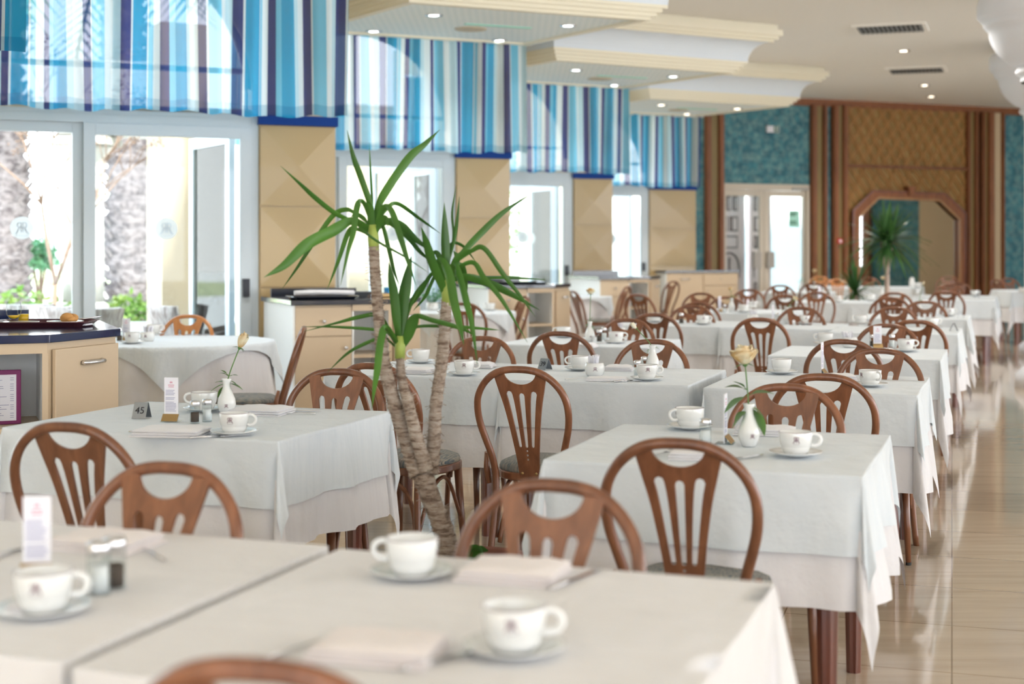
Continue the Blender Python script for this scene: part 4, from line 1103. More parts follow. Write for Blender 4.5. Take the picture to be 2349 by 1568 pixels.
# ---------------------------------------------------------------- chairs
LEAN = 0.30
def lean(z):
    return -0.205 - LEAN*max(0, z-0.44) if z > 0.44 else -0.205 - 0.10*max(0, 0.40-z)
def chair_proto(mt='chair_wood'):
    t = thing('bentwood_chair', 'x', 'chair')
    half = [(0.0, 0.885), (0.045, 0.883), (0.090, 0.872), (0.132, 0.846), (0.166, 0.808), (0.187, 0.762), (0.193, 0.708), (0.187, 0.650), (0.172, 0.592), (0.156, 0.535), (0.147, 0.48), (0.143, 0.42), (0.146, 0.30), (0.156, 0.15), (0.170, 0.0)]
    pts = [(-x, lean(z), z) for x, z in half[::-1]] + [(x, lean(z), z) for x, z in half[1:]]
    P = catmull(pts, 3)
    MB().tube(P, 0.0145, 12).build('back_frame', mt, t)
    # splat with cut-outs
    out = [(-0.105, 0.868), (-0.068, 0.872)]
    out += [(0.068*cos(a), 0.872 - 0.050*sin(a)) for a in [pi - i*pi/14 for i in range(1, 14)]]
    out += [(0.068, 0.872), (0.105, 0.868)]
    side = catmull([(0.112, 0.862, 0), (0.097, 0.80, 0), (0.080, 0.73, 0), (0.066, 0.65, 0), (0.055, 0.57, 0), (0.047, 0.50, 0), (0.043, 0.435, 0)], 4)
    out += [(p.x, p.y) for p in side] + [(-p.x, p.y) for p in side[::-1]]
    def slot(xt, xb, zt, zb, wt_, wb_, bow):
        L_ = []; R_ = []
        for i in range(9):
            q = i/8; z = zt + (zb-zt)*q; xc_ = xt + (xb-xt)*(q**0.75) + bow*sin(pi*q); w_ = wt_ + (wb_-wt_)*q
            L_.append((xc_-w_/2, z)); R_.append((xc_+w_/2, z))
        topc = [(xt + wt_/2*cos(a), zt + wt_/2*sin(a)) for a in (pi*0.25, pi*0.5, pi*0.75)]
        botc = [(xb + wb_/2*cos(a), zb + wb_/2*sin(a)) for a in (-pi*0.75, -pi*0.5, -pi*0.25)]
        return L_ + botc + R_[::-1] + topc
    holes = [slot(0, 0, 0.775, 0.565, 0.024, 0.013, 0), slot(0.052, 0.027, 0.782, 0.566, 0.026, 0.013, 0), slot(-0.052, -0.027, 0.782, 0.566, 0.026, 0.013, 0)]
    for z in (0.545, 0.527, 0.509): holes.append([(0.0045*cos(a*pi/4), z + 0.0045*sin(a*pi/4)) for a in range(8)])
    me = curve_mesh([out] + holes, 0.010)
    mesh_obj('splat', me, mt, t, fn=lambda c: Vector((c.x, -c.z + lean(max(c.y, 0.4401)) + (0.012 if c.y < 0.9 else 0), c.y)))
    sc = MB()
    for sx in (-1, 1): sc.lathe([(0.0, -0.003), (0.006, -0.003), (0.006, 0.003), (0, 0.003)], 10, Matrix.Translation((sx*0.03, -0.202, 0.45)) @ RX)
    sc.build('screws', 'gold', t)
    # seat ring and cushion
    def ring(s_): 
        o_ = []
        for i in range(40):
            a = 2*pi*i/40; c_, q = cos(a), sin(a)
            o_.append((0.195*s_*(abs(c_)**0.75)*(1 if c_ > 0 else -1)*(1+0.08*q), 0.005 + 0.20*s_*(abs(q)**0.8)*(1 if q > 0 else -1)))
        return o_
    MB().prism(ring(1.0), 0.415, 0.448).build('seat_frame', mt, t, bevel=0.006)
    cu_ = MB(); n = 40; lv = [(0.95, 0.448), (0.97, 0.458), (0.94, 0.472), (0.80, 0.484), (0.5, 0.490), (0.0, 0.492)]
    for s_, z in lv:
        for x, y in ring(s_ if s_ > 0 else 0.001): cu_.v.append(Vector((x, y, z)))
    for a in range(len(lv)-1):
        for i in range(n): j = (i+1) % n; cu_.face((a*n+i, a*n+j, (a+1)*n+j, (a+1)*n+i), True)
    cu_.build('seat', 'seat_fabric', t)
    for sx in (-1, 1):
        lg = MB().tube([(sx*0.145, 0.15, 0.42), (sx*0.155, 0.165, 0.2), (sx*0.165, 0.185, 0.012)], [0.018, 0.016, 0.012], 10); l_ = lg.build('leg', mt, t)
        MB().lathe([(0, 0), (0.012, 0), (0.012, 0.012), (0, 0.012)], 10, Matrix.Translation((sx*0.165, 0.185, 0)), smooth=False).build('foot_cap', 'rubber', l_)
        br = MB().tube([(sx*0.176, -0.195, 0.40), (sx*0.190, -0.190, 0.46), (sx*0.184, -0.205, 0.53)], [0.011, 0.014, 0.010], 8); br.build('side_bracket', mt, t)
    hp = MB().tube(catmull([(-0.13, -0.20, 0.16), (-0.115, -0.19, 0.26), (-0.075, -0.18, 0.345), (0, -0.175, 0.385), (0.075, -0.18, 0.345), (0.115, -0.19, 0.26), (0.13, -0.20, 0.16)], 4), 0.010, 8); hp.build('hoop_brace', mt, t)
    hp = MB()
    for sx in (-1, 1): hp.tube(catmull([(sx*0.145, -0.20, 0.18), (sx*0.15, -0.12, 0.33), (sx*0.148, 0.0, 0.39), (sx*0.148, 0.08, 0.34), (sx*0.155, 0.155, 0.2)], 4), 0.009, 8)
    hp.build('side_braces', mt, t)
    return Proto(t)
chairP = chair_proto(); chairO = chair_proto('sunlit_wood')
FWD = ROWROT; BACK = ROWROT + pi
def chair(px, py, rot, lb, proto=None, group='bentwood chairs at the tables'):
    tp = at(px, py, 0.892)
    d = Vector((-sin(rot), cos(rot), 0))
    o = tp - d*lean(0.885); o.z = 0
    return (proto or chairP).put(o, rot, lb, group)
CH = [
 (590, 1522, FWD+.12, 'blurred chair top at the bottom edge of the photo'),
 (392, 1065, BACK, 'chair facing us behind the foreground table at bottom left'),
 (150, 973, FWD+.05, 'chair at the left edge drawn up to the yellow rose table'),
 (1275, 1105, BACK-.05, 'blurred chair in the middle foreground, just right of the terracotta pot'),
 (1552, 1010, FWD+.04, 'large chair in front of the first aisle table, full splat visible'),
 (1189, 843, FWD, 'chair in the centre of the photo with its whole back and seat visible'),
 (776, 848, BACK+.12, 'chair with greyish splat behind the yellow rose table'),
 (852, 835, FWD-.10, 'chair just behind the greyish splat chair, right of the left yucca trunk'),
 (1108, 773, BACK, 'chair behind the plain end of the cup table right of the yucca'),
 (1284, 762, FWD+.05, 'chair behind the number 39 stand, left of the sugar sachet bowl'),
 (1498, 780, BACK, 'chair behind the white rose vase on the sachet bowl table'),
 (1742, 730, FWD, 'lone chair seen above the big open rose, whole splat visible'),
 (1935, 780, FWD+.1, 'chair behind the right hand menu card of the second aisle table'),
 (2019, 801, BACK, 'light brown chair across the second aisle table, nearest the right corner'),
 (1888, 860, FWD+.1, 'chair between first and second aisle tables, the farther one on the right'),
 (1806, 883, BACK, 'chair between first and second aisle tables, behind the large rose leaves'),
 (2036, 744, BACK, 'chair behind the menu card of the third aisle table'),
 (2100, 735, FWD, 'chair right behind the salt shaker of the third aisle table'),
 (2052, 705, BACK-.1, 'chair across the fourth aisle table from the camera, left of the vase'),
 (2042, 682, FWD+.05, 'chair left of the thin vase on the fifth aisle table'),
 (2122, 691, BACK, 'chair behind the thin vase and milk jug of the fifth aisle table'),
 (2170, 668, FWD, 'chair near the right of the sixth aisle row, splat slots visible'),
 (2052, 671, BACK, 'chair just below the big far palm crown'),
 (2177, 652, BACK+.15, 'dark chair behind the slotted chair in the sixth aisle row'),
 (2197, 648, BACK, 'chair in the sixth aisle row beside the far cup and number stand'),
 (2175, 634, BACK, 'farthest small chair at the right foot of the wall mirror'),
 (1440, 732, BACK, 'chair behind the cup and pepper pot of the long stemmed rose table'),
 (1500, 720, FWD+.1, 'chair just behind the long stemmed rose table, right of the cup'),
 (1588, 701, BACK, 'chair behind the pepper pot of the middle right table'),
 (1600, 694, FWD-.05, 'chair almost hidden behind another above the middle pepper pot'),
 (1838, 705, BACK, 'chair behind the vase with a drooping rose, above the middle tables'),
 (1800, 677, FWD, 'chair beyond the drooping rose, left of its blossom'),
 (1874, 670, BACK, 'chair beside the standing white card left of the low far palm'),
 (1867, 650, FWD+.1, 'chair behind the white card, below the far double door post'),
 (1790, 654, BACK, 'chair in front of the glazed double door, right of the far cups'),
 (1718, 664, BACK-.05, 'chair in front of the carved door, behind the two stacked cups'),
 (1608, 672, BACK, 'chair in front of the widest sideboard, the leftmost of two'),
 (1668, 681, FWD+.05, 'chair in front of the widest sideboard, beside the small rose vase'),
 (1992, 636, BACK, 'far chair left of the big palm stem under the mirror'),
 (2285, 641, -1.35, 'chair pulled to the left side of the isolated table at the right edge'),
 (2311, 638, BACK+.5, 'chair behind the isolated table at the right edge'),
 (1062, 695, FWD+.1, 'chair at the small round table behind the right yucca trunk'),
 (1205, 680, -1.25+pi, 'chair with pale lit slats turned sideways between yucca leaves and sideboard'),
 (1312, 667, -1.2, 'chair seen side on beside the third window table, half hidden by the sideboard'),
 (1440, 657, 1.15, 'narrow side on chair left of the third pillar sideboard shelf'),
 (1462, 675, -0.75, 'chair crossing the narrow side on chair below the third pillar'),
 (1545, 645, 0.85, 'tall side on chair in front of the last blue valance pillar'),
 (697, 750, 1.64, 'chair in profile facing the window table, grey seat visible'),
]
for px, py, rot, lb in CH:
    chair(px, py, rot, lb, None)
chair(434, 723, BACK+.15, 'bright orange brown chair on the far side of the window table at left', chairO)
for px, py, lb in ((1880, 634, 'sunlit orange chair at the far left of the last row, below the wooden post'), (1920, 640, 'sunlit orange chair right of the other one in the far left of the last row')):
    chair(px, py, BACK+.4, lb, chairO)

# ---------------------------------------------------------------- tables and cloths
def drape(w, d, h, ztop, seed, sides, fold=0.30):
    rnd = random.Random(seed); hx, hy = w/2, d/2
    ph = [rnd.uniform(0, 6.28) for _ in range(10)]
    def axis(hs):
        out = [-hs - h*(1 - (i/13)) for i in range(13)] + [-hs - 0.004]
        out += [-hs + 2*hs*i/22 for i in range(23)]
        out += [hs + 0.004] + [hs + h*((i+1)/13) for i in range(13)]
        return out
    ax_, ay_ = axis(hx), axis(hy)
    def edge(e, s_, k, tight):
        q = min(e/0.22, 1.5)
        return 0.006 + e*0.05*tight + tight*q*(0.022*sin(s_*9 + ph[k]) + 0.014*sin(s_*21 + ph[k+1]) + 0.006*sin(s_*41 + ph[k+2]))
    def pos(p, q):
        ex, ey = max(abs(p)-hx, 0), max(abs(q)-hy, 0)
        sx, sy = (1 if p > 0 else -1), (1 if q > 0 else -1)
        x, y = max(-hx, min(hx, p)), max(-hy, min(hy, q))
        tx = sides[0] if sx < 0 else sides[1]; ty = sides[2] if sy < 0 else sides[3]
        if ex == 0 and ey == 0:
            return (x, y, ztop + 0.0015*sin(p*9+ph[0])*sin(q*8+ph[1]))
        kk = (0 if sx < 0 else 2) + (0 if sy < 0 else 1)
        if ey == 0:
            o_ = edge(ex, y, kk, tx); return (x + sx*o_, y, ztop - max(0, ex-0.008))
        if ex == 0:
            o_ = edge(ey, x, kk+3, ty); return (x, y + sy*o_, ztop - max(0, ey-0.008))
        rho = hypot(ex, ey); th = atan2(ey, ex)
        c_ = cos(th)**2; o1 = edge(rho, y, kk, tx) if th < 0.8 else edge(rho, x, kk+3, ty)
        o1 = c_*edge(min(rho, h*1.2), y, kk, tx) + (1-c_)*edge(min(rho, h*1.2), x, kk+3, ty)
        tt = min(tx, ty) if fold > 0 else 1
        fl = o1 + rho*fold*tt*sin(2*th)**2*(0.8 + 0.25*sin(ph[7]+sx*2+sy)) + 0.02*rho/h*sin(th*7+ph[8])*tt
        dz = sqrt(max(rho*rho - (fl*0.9)**2, 0.0))
        return (x + sx*cos(th)*fl, y + sy*sin(th)*fl, ztop - max(0, dz-0.008))
    mb = MB(); mb.grid(len(ax_)-1, len(ay_)-1, lambda i, j: pos(ax_[i], ay_[j]), True)
    return mb
def table_legs(t, w, d):
    MB().box((-w/2, -d/2, 0.715), (w/2, d/2, 0.748)).build('tabletop', 'table_wood', t)
    MB().box((-w/2+0.05, -d/2+0.05, 0.64), (w/2-0.05, d/2-0.05, 0.715)).build('apron', 'table_wood', t)
    for sx in (-1, 1):
        for sy in (-1, 1):
            x, y = sx*(w/2-0.085), sy*(d/2-0.085)
            mb = MB(); prof = [(0.034, 0.64), (0.036, 0.60), (0.035, 0.5), (0.024, 0.0)]
            for (r0, z0), (r1, z1) in zip(prof[:-1], prof[1:]):
                n0 = len(mb.v)
                for rr_, zz in ((r0, z0), (r1, z1)):
                    for k in range(16):
                        a = 2*pi*k/16; q = rr_*(1.0 if k % 2 else 0.90); mb.v.append(Vector((x+q*cos(a), y+q*sin(a), zz)))
                for k in range(16): j = (k+1) % 16; mb.face((n0+j, n0+k, n0+16+k, n0+16+j))
                mb.face([n0+16+k for k in range(16)])
            mb.build('leg', 'table_wood', t)
def table(r, c, w, d, desc, sides=(1, 1, 1, 1), oh=0.225, uh=0.37, seed=0, cream=False, rot=None, xy=None):
    """r, c place the corner nearest the aisle and the camera"""
    ctr = rc(r, c) + RD*(d/2) - CD*(w/2) if xy is None else Vector((xy[0], xy[1], 0))
    rt = ROWROT if rot is None else rot
    t = thing('dining_table', 'dark wooden frame of the ' + desc, 'table', ctr, rt, 'square dining tables')
    table_legs(t, w, d)
    o = drape(w+0.006, d+0.006, uh, 0.7515, seed, sides).build('undercloth', 'under_cloth'); o.location = ctr; o.rotation_euler = (0, 0, rt)
    tag(o, 'long under cloth of the ' + desc, 'tablecloth', 'white under cloths')
    o = drape(w+0.034, d+0.034, oh, 0.7555, seed, sides).build('tablecloth', 'cream_cloth' if cream else 'overlay_cloth'); o.location = ctr; o.rotation_euler = (0, 0, rt)
    tag(o, 'pale top cloth of the ' + desc, 'tablecloth', 'pale top cloths')
n_, f_ = 0.12, 1.0
T = [
 (-2.17, -0.03, 0.84, 0.83, 'blurred foreground table at bottom centre', (n_, f_, 1, .6), True),
 (-2.15, -0.95, 0.90, 0.83, 'blurred foreground table at bottom left', (f_, n_, 1, .6), True),
 (0.0, 0.0, 0.86, 0.85, 'first aisle table with the big rose', (1, 1, .6, .6), False),
 (0.09, -1.82, 1.02, 0.83, 'left table with the yellow rose', (1, 1, .6, .6), False),
 (2.24, 0.0, 0.86, 0.83, 'second aisle table, behind the big rose', (.5, 1, .5, .5), False),
 (2.32, -0.99, 0.85, 0.83, 'central table with the sachet bowl', (n_, .5, .5, .5), False),
 (2.32, -1.88, 0.87, 0.83, 'table between yucca and sachet bowl table', (.6, n_, .5, .5), False),
 (4.2, 0.0, 0.90, 0.83, 'third aisle table with a menu card and salt', (.6, 1, .5, .5), False),
 (4.6, -1.74, 0.96, 0.83, 'table with the long stemmed rose', (.6, .6, .5, .5), False),
 (6.64, 0.0, 0.86, 0.83, 'fourth aisle table with folded number stand', (n_, 1, .5, .5), False),
 (7.0, -0.89, 0.84, 0.83, 'middle table with the drooping rose', (n_, n_, .5, .5), False),
 (7.05, -1.76, 0.86, 0.83, 'middle table with a pepper pot', (.6, n_, .5, .5), False),
 (8.8, 0.0, 0.86, 0.83, 'fifth aisle table with thin vase and milk jug', (.6, 1, .5, .5), False),
 (9.4, -1.6, 0.90, 0.83, 'far left table with small rose vase', (.6, .6, .5, .5), False),
 (12.3, -1.35, 0.84, 0.83, 'left table before the low far palm', (.5, n_, .5, .5), False),
 (12.3, -0.48, 0.84, 0.83, 'right table before the low far palm', (n_, .5, .5, .5), False),
 (13.6, 0.15, 0.90, 0.83, 'sixth aisle table', (.6, 1, .5, n_), False),
 (14.5, 0.17, 0.90, 0.83, 'last aisle table, touching the sixth', (.6, 1, n_, .5), False),
 (15.6, -2.0, 0.90, 0.83, 'far table below the glazed double door', (.5, .5, .5, .5), False),
 (18.6, -1.9, 0.88, 0.83, 'left table under the mirror', (.5, n_, .5, .5), False),
 (18.6, -0.98, 0.88, 0.83, 'right table under the mirror', (n_, .5, .5, .5), False),
]
for i, (r, c, w, d, desc, sd, cr) in enumerate(T): table(r, c, w, d, desc, sd, seed=i*7+1, cream=cr, uh=0.37 if i < 4 else 0.42)
ti = at(2306, 668, 0.75)
table(0, 0, 0.95, 0.95, 'isolated table at the right edge', (1, 1, 1, 1), seed=300, uh=0.44, rot=-0.05, xy=(ti.x+0.52, ti.y+0.2))

def round_table(cx_, cy_, R, desc, seed, orot=0.4, hl=None):
    rnd = random.Random(seed); ph = [rnd.uniform(0, 6.28) for _ in range(4)]
    t = thing('round_table', 'wooden frame of the ' + desc, 'table', (cx_, cy_, 0), 0, 'round tables by the windows')
    MB().lathe([(0, 0.72), (R, 0.72), (R, 0.748), (0, 0.748)], 40, smooth=False).build('tabletop', 'table_wood', t)
    MB().lathe([(0, 0), (R*0.55, 0), (R*0.5, 0.04), (0.05, 0.07), (0.045, 0.72)], 24).build('pedestal', 'table_wood', t)
    mb = MB(); ns, nr = 160, 16
    for j in range(nr+1):
        for i in range(ns):
            a = 2*pi*i/ns
            if j < 5: r_ = (R+0.004)*j/4 if j else 0.0; z = 0.7515
            else:
                q = (j-4)/12; amp = q*0.045; r_ = R + 0.006 + 0.05*q + amp*(sin(a*11+ph[0]) + 0.5*sin(a*19+ph[1])); z = 0.7515 - 0.60*q
            mb.v.append(Vector((r_*cos(a), r_*sin(a), z)))
    for j in range(nr):
        for i in range(ns): k = (i+1) % ns; mb.face((j*ns+i, j*ns+k, (j+1)*ns+k, (j+1)*ns+i), True)
    o = mb.build('undercloth', 'under_cloth'); o.location = (cx_, cy_, 0); tag(o, 'long gathered white under cloth of the ' + desc, 'tablecloth', 'white under cloths')
    hl = hl or R*1.12; n = 56; R2 = R + 0.014
    def pos(i, j):
        p, q = -hl + 2*hl*i/n, -hl + 2*hl*j/n; r_ = hypot(p, q)
        if r_ <= R2: return (p, q, 0.7575)
        a = atan2(q, p); e = r_-R2; out = R2 + 0.02 + e*0.10 + min(1, e/0.2)*(0.018*sin(a*11+ph[0]) + 0.010*sin(a*19+ph[1])) * (0 if e < 0.02 else 1)
        out = max(out, R2+0.004)
        return (out*cos(a), out*sin(a), 0.7575 - max(0, e-0.01))
    o = MB().grid(n, n, pos).build('tablecloth', 'overlay_cloth'); o.location = (cx_, cy_, 0); o.rotation_euler = (0, 0, orot); tag(o, 'square top cloth of the ' + desc, 'tablecloth', 'pale top cloths')
round_table(-2.20, 9.35, 0.60, 'round window table at left', 5, 0.95, 0.66)
round_table(-0.48, 13.7, 0.48, 'round window table behind the yucca', 6, 0.2, 0.52)
round_table(0.74, 18.1, 0.50, 'round window table beyond the second pillar sideboard', 7, 0.3, 0.55)
# ---------------------------------------------------------------- tableware
TZ = 0.757
def cup_proto(logo=True):
    t = thing('coffee_cup', 'x', 'cup')
    pr = [(0.0, 0.003), (0.028, 0.003), (0.030, 0.0), (0.034, 0.003), (0.040, 0.013), (0.0430, 0.023), (0.0432, 0.026), (0.0448, 0.0275), (0.0478, 0.045), (0.0492, 0.066), (0.0486, 0.0675), (0.0474, 0.066), (0.0460, 0.045), (0.042, 0.025), (0.034, 0.010), (0.0, 0.007)]
    o = MB().lathe(pr, 40).build('bowl', 'porcelain', t)
    MB().lathe([(0.0488, 0.0667), (0.0492, 0.0670), (0.0488, 0.0676), (0.0483, 0.0677)], 40, cap=False).build('rim_line', 'logo_ink', o)
    MB().tube(catmull([(0.044, 0, 0.060), (0.058, 0, 0.061), (0.070, 0, 0.054), (0.073, 0, 0.043), (0.067, 0, 0.032), (0.055, 0, 0.027), (0.043, 0, 0.029)], 4), 0.0040, 10, flat=1.3).build('handle', 'porcelain', t)
    if logo:
        lg = MB()
        def fn(x, y): z = 0.047 + y; R = 0.0448 + (z-0.0275)*0.125 + 0.0012; return (R*sin(x/R), -R*cos(x/R), z)
        mono_mesh(lg, 0.0185, fn, True); lg.build('monogram', 'logo_ink', t)
    return Proto(t)
def saucer_proto():
    t = MB().lathe([(0, 0.002), (0.026, 0.002), (0.028, 0.0), (0.034, 0.002), (0.060, 0.008), (0.077, 0.015), (0.0775, 0.0165), (0.076, 0.017), (0.058, 0.0105), (0.034, 0.0055), (0, 0.0055)], 44).build('saucer', 'porcelain')
    tag(t, 'x', 'saucer'); return Proto(t)
cupL = cup_proto(True); cupN = cup_proto(False); sauP = saucer_proto()
CUPG = 'coffee cups on the tables'
def cup(px, py, lb, logo=True, rot=0.0, saucer=True, dz=0.0):
    """px, py: centre of the saucer in the photo"""
    p = at(px, py, TZ)
    if saucer: sauP.put(p, 0, 'saucer under the ' + lb, 'white saucers')
    q = p.copy(); q.z += 0.006 if saucer else 0.0
    q.z += dz
    (cupL if logo else cupN).put(q, rot, lb, CUPG)
cup(945, 1322, 'blurred plain cup left of the folded napkin, foreground centre', False, pi-0.1)
cup(1180, 1497, 'blurred monogram cup nearest the camera, bottom centre', True, -0.1)
cup(100, 1408, 'blurred monogram cup at the bottom left edge', True, 0.05)
cup(537, 997, 'monogram cup on the yellow rose table', True, -0.1)
cup(468, 943, 'plain cup half hidden behind the rose vase of the yellow rose table', False, pi-0.05)
cup(965, 832, 'plain cup right of the middle yucca stem', False, pi)
cup(1065, 861, 'monogram cup just right of the right yucca stem', True, 0)
cup(1330, 849, 'plain cup left of the sachet bowl on the sachet bowl table', False, pi)
cup(1484, 872, 'monogram cup below the white rose vase on the sachet bowl table', True, 0)
cup(1582, 984, 'plain cup left of the salt shaker on the first aisle table', False, pi+0.3)
cup(1825, 1046, 'monogram cup on the first aisle table beside the rose vase', True, -0.15)
cup(1793, 857, 'plain cup right of the big rose on the second aisle table', False, pi-1.2)
cup(1996, 886, 'monogram cup with forward handle on the second aisle table', True, -1.15)
cup(1893, 790, 'plain cup with left handle at the back of the third aisle table', False, pi)
cup(2078, 806, 'monogram cup right of the salt shaker, third aisle table', True, 0)
cup(1293, 774, 'plain cup left of the long stemmed rose', False, pi)
cup(1413, 787, 'monogram cup right of the long stemmed rose', True, 0)
cup(1503, 738, 'plain cup seen through two chair backs above the rose bud', False, pi)
cup(1612, 744, 'monogram cup right of the pepper pot, middle right table', True, 0)
cup(1847, 744, 'monogram cup right of the drooping rose vase', True, 0)
cup(1975, 743, 'plain cup on the fourth aisle table, left of the chairs', False, pi)
cup(2138, 751, 'faint plain cup by folded stand of the fourth aisle table', False, 0)
cup(2176, 725, 'monogram cup right of the milk jug, fifth aisle table', True, 0)
cup(1727, 707, 'cup right of the small rose vase, far left table', True, 0)
cup(1706, 716, 'plain cup right below the small rose vase, far left table', False, 0)
cup(1920, 693, 'cup at the front of the far table before the low palm', True, 0)
cup(1998, 690, 'cup right of the low palm on the far table', False, pi)
cup(303, 788, 'monogram cup on the round window table at left', True, -0.1)
cup(352, 768, 'plain cup behind the sachet bowl of the window table', False, 0.2)
cup(1125, 712, 'pale plain cup on the round table behind the yucca', False, pi)
cup(2100, 676, 'small cup left of the sixth aisle row chairs', False, 0)
cup(2235, 679, 'cup at the outer end of the sixth aisle table', False, 0)
cup(2345, 671, 'cup on the isolated table at the right edge', False, 0)
cup(2106, 659, 'left one of two cups on the farthest table under the mirror', False, 0)


def vase_proto(logo=True):
    t = thing('bud_vase', 'x', 'vase')
    o = MB().lathe([(0, 0), (0.019, 0), (0.022, 0.003), (0.030, 0.020), (0.034, 0.038), (0.031, 0.058), (0.022, 0.080), (0.0145, 0.100), (0.0135, 0.112), (0.017, 0.126), (0.0185, 0.132), (0.0165, 0.132), (0.011, 0.112), (0.012, 0.100), (0.018, 0.080), (0.0, 0.05)], 32).build('vase_body', 'porcelain', t)
    if logo:
        lg = MB(); 
        def fn(x, y): z = 0.034 + y; R = 0.0346; return (R*sin(x/R), -R*cos(x/R), z)
        mono_mesh(lg, 0.013, fn); lg.build('monogram', 'logo_ink', t)
    return Proto(t)
vaseP = vase_proto()
def rose(base, top, r_, lb, seed, petal='rose_petal', leaves=5, open_=True, leafpts=None, bend=0.0):
    """base: vase mouth, top: blossom centre (world)"""
    rnd = random.Random(seed); t = thing('rose', lb, 'flower', base, 0, 'roses in the bud vases')
    v = top - base; mid = v*0.5 + Vector((bend, 0, 0))
    pts = catmull([Vector((0, 0, -0.06)), Vector((v.x*0.08, v.y*0.08, 0.0)), mid, v], 5)
    MB().tube(pts, 0.0022, 7).build('stem', 'rose_stem', t)
    lf = MB()
    def leaf(p, d, L_, w_):
        s_ = d.cross(Vector((0, 0, 1)) if abs(d.z) < 0.9 else Vector((1, 0, 0))).normalized(); n_ = s_.cross(d); prof = [0.0, 0.55, 0.95, 1.0, 0.8, 0.45, 0.0]; n0 = len(lf.v)
        for i, q in enumerate(prof):
            s = i/6; c_ = p + d*L_*s - Vector((0, 0, 1))*L_*0.25*s*s
            lf.v += [c_ - s_*w_*q + n_*0.15*w_*q, c_, c_ + s_*w_*q + n_*0.15*w_*q]
        for i in range(6):
            a = n0+3*i; lf.face((a, a+1, a+4, a+3), True); lf.face((a+1, a+2, a+5, a+4), True)
    for (fr_, ang, L_, w_, dz) in (leafpts or [(rnd.uniform(0.02, 0.5), rnd.uniform(0, 6.28), rnd.uniform(0.03, 0.045), 0.011, rnd.uniform(-.4, .5)) for _ in range(leaves)]):
        p = pts[min(len(pts)-1, int((0.28 + 0.7*fr_)*len(pts)))]; d = Vector((cos(ang), 0.5*sin(ang), dz)).normalized()
        lf.tube([p, p + d*0.012], 0.0012, 5); leaf(p + d*0.010, d, L_, w_*1.35)
    lf.build('leaves', 'rose_leaf', t)
    bl = MB(); ax_ = (v - mid).normalized(); s1 = ax_.cross(Vector((0, 1, 0))).normalized(); s2 = s1.cross(ax_)
    layers = [(0.30, 3, 1.02, 1.5), (0.50, 4, 1.0, 1.15), (0.70, 5, 0.93, 1.0), (0.86, 5, 0.88, 0.95), (0.98, 6, 0.80, 0.85)] if open_ else [(0.25, 3, 1.35, 1.2), (0.42, 4, 1.3, 1.0), (0.60, 5, 1.15, 0.85)]
    for li, (rad, np_, hh, wd) in enumerate(layers):
        for k in range(np_):
            a0 = 2*pi*k/np_ + li*0.9 + rnd.uniform(-.15, .15); jit = rnd.uniform(-0.10, 0.10); tw = 0.05*(k % 2)
            def fn(i, j, rad=rad, a0=a0, hh=hh, wd=wd, jit=jit, tw=tw, li=li):
                u = i/8*2 - 1; q = j/6
                rr_ = r_*(0.10 + (rad - 0.10 + tw)*sin(q*pi/2)**0.75 - (0.10*rad*q*q if li < 3 else 0) + (0.05*max(0, q-0.7)/0.3 if li >= 3 and open_ else 0))
                a = a0 + u*wd*(0.35 + 0.65*sin(min(1, q*1.6)*pi/2))
                z = r_*(-0.80 + 1.45*hh*q*(1+jit) - 0.30*hh*u*u*q*q - (0.10*max(0, q-0.7)/0.3 if li >= 3 else 0))
                return v + (s1*cos(a) + s2*sin(a))*rr_ + ax_*z
            bl.grid(8, 6, fn)
    bl.ball(v - ax_*r_*0.15, r_*0.42, 10, 8)
    bl.build('blossom', petal, t)
    se = MB()
    for k in range(5):
        a = 1.256*k; d = (s1*cos(a) + s2*sin(a)); b_ = v - ax_*r_*0.75; n0 = len(se.v)
        se.v += [b_ + ax_*r_*0.1, b_ + d*r_*0.45 + s2*r_*0.1, b_ + d*r_*0.9 - ax_*r_*0.25, b_ + d*r_*0.45 - s2*r_*0.1]; se.face((n0, n0+1, n0+2, n0+3))
    se.ball(v - ax_*r_*0.75, r_*0.22, 8, 6); se.build('sepals', 'rose_stem', t)
def vase_with_rose(px, py, rpx, rpy, r_, lv, lr, seed, **k):
    p = at(px, py, TZ); vaseP.put(p, 0.15, lv, 'white porcelain bud vases')
    b_ = p + Vector((0, 0, 0.128)); tp = atY(rpx, rpy, p.y - 0.0)
    rose(b_, tp, r_, lr, seed, **k)
vase_with_rose(1718, 1023, 1707, 812, 0.041, 'white bud vase on the first aisle table, holding the big open rose', 'large open cream rose in the foreground at right', 1,
    leafpts=[(0.02, -2.6, 0.045, 0.017, -0.5), (0.24, 0.0, 0.078, 0.030, 0.25), (0.08, 0.5, 0.085, 0.032, -1.3), (0.30, pi+0.2, 0.075, 0.028, -0.5), (0.36, pi-0.3, 0.065, 0.024, 0.3), (0.36, -2.9, 0.05, 0.02, 0.8), (0.12, -0.2, 0.05, 0.020, -0.6), (0.0, pi, 0.06, 0.02, -0.9)])
vase_with_rose(520, 950, 555, 784, 0.031, 'white bud vase on the yellow rose table with a drooping leaf', 'brown edged yellow rose leaning right above the left table', 2, open_=False,
    leafpts=[(0.0, pi+0.1, 0.055, 0.018, -0.3), (0.0, pi-0.4, 0.04, 0.015, 0.2), (0.0, 0.1, 0.05, 0.016, -0.25), (0.05, 0.3, 0.035, 0.012, -0.5), (0.15, pi, 0.03, 0.009, 0.5), (0.2, 0.2, 0.025, 0.009, 0.2), (0.22, pi-0.2, 0.035, 0.008, 0.9), (0.0, 2.6, 0.05, 0.014, -1.0)])
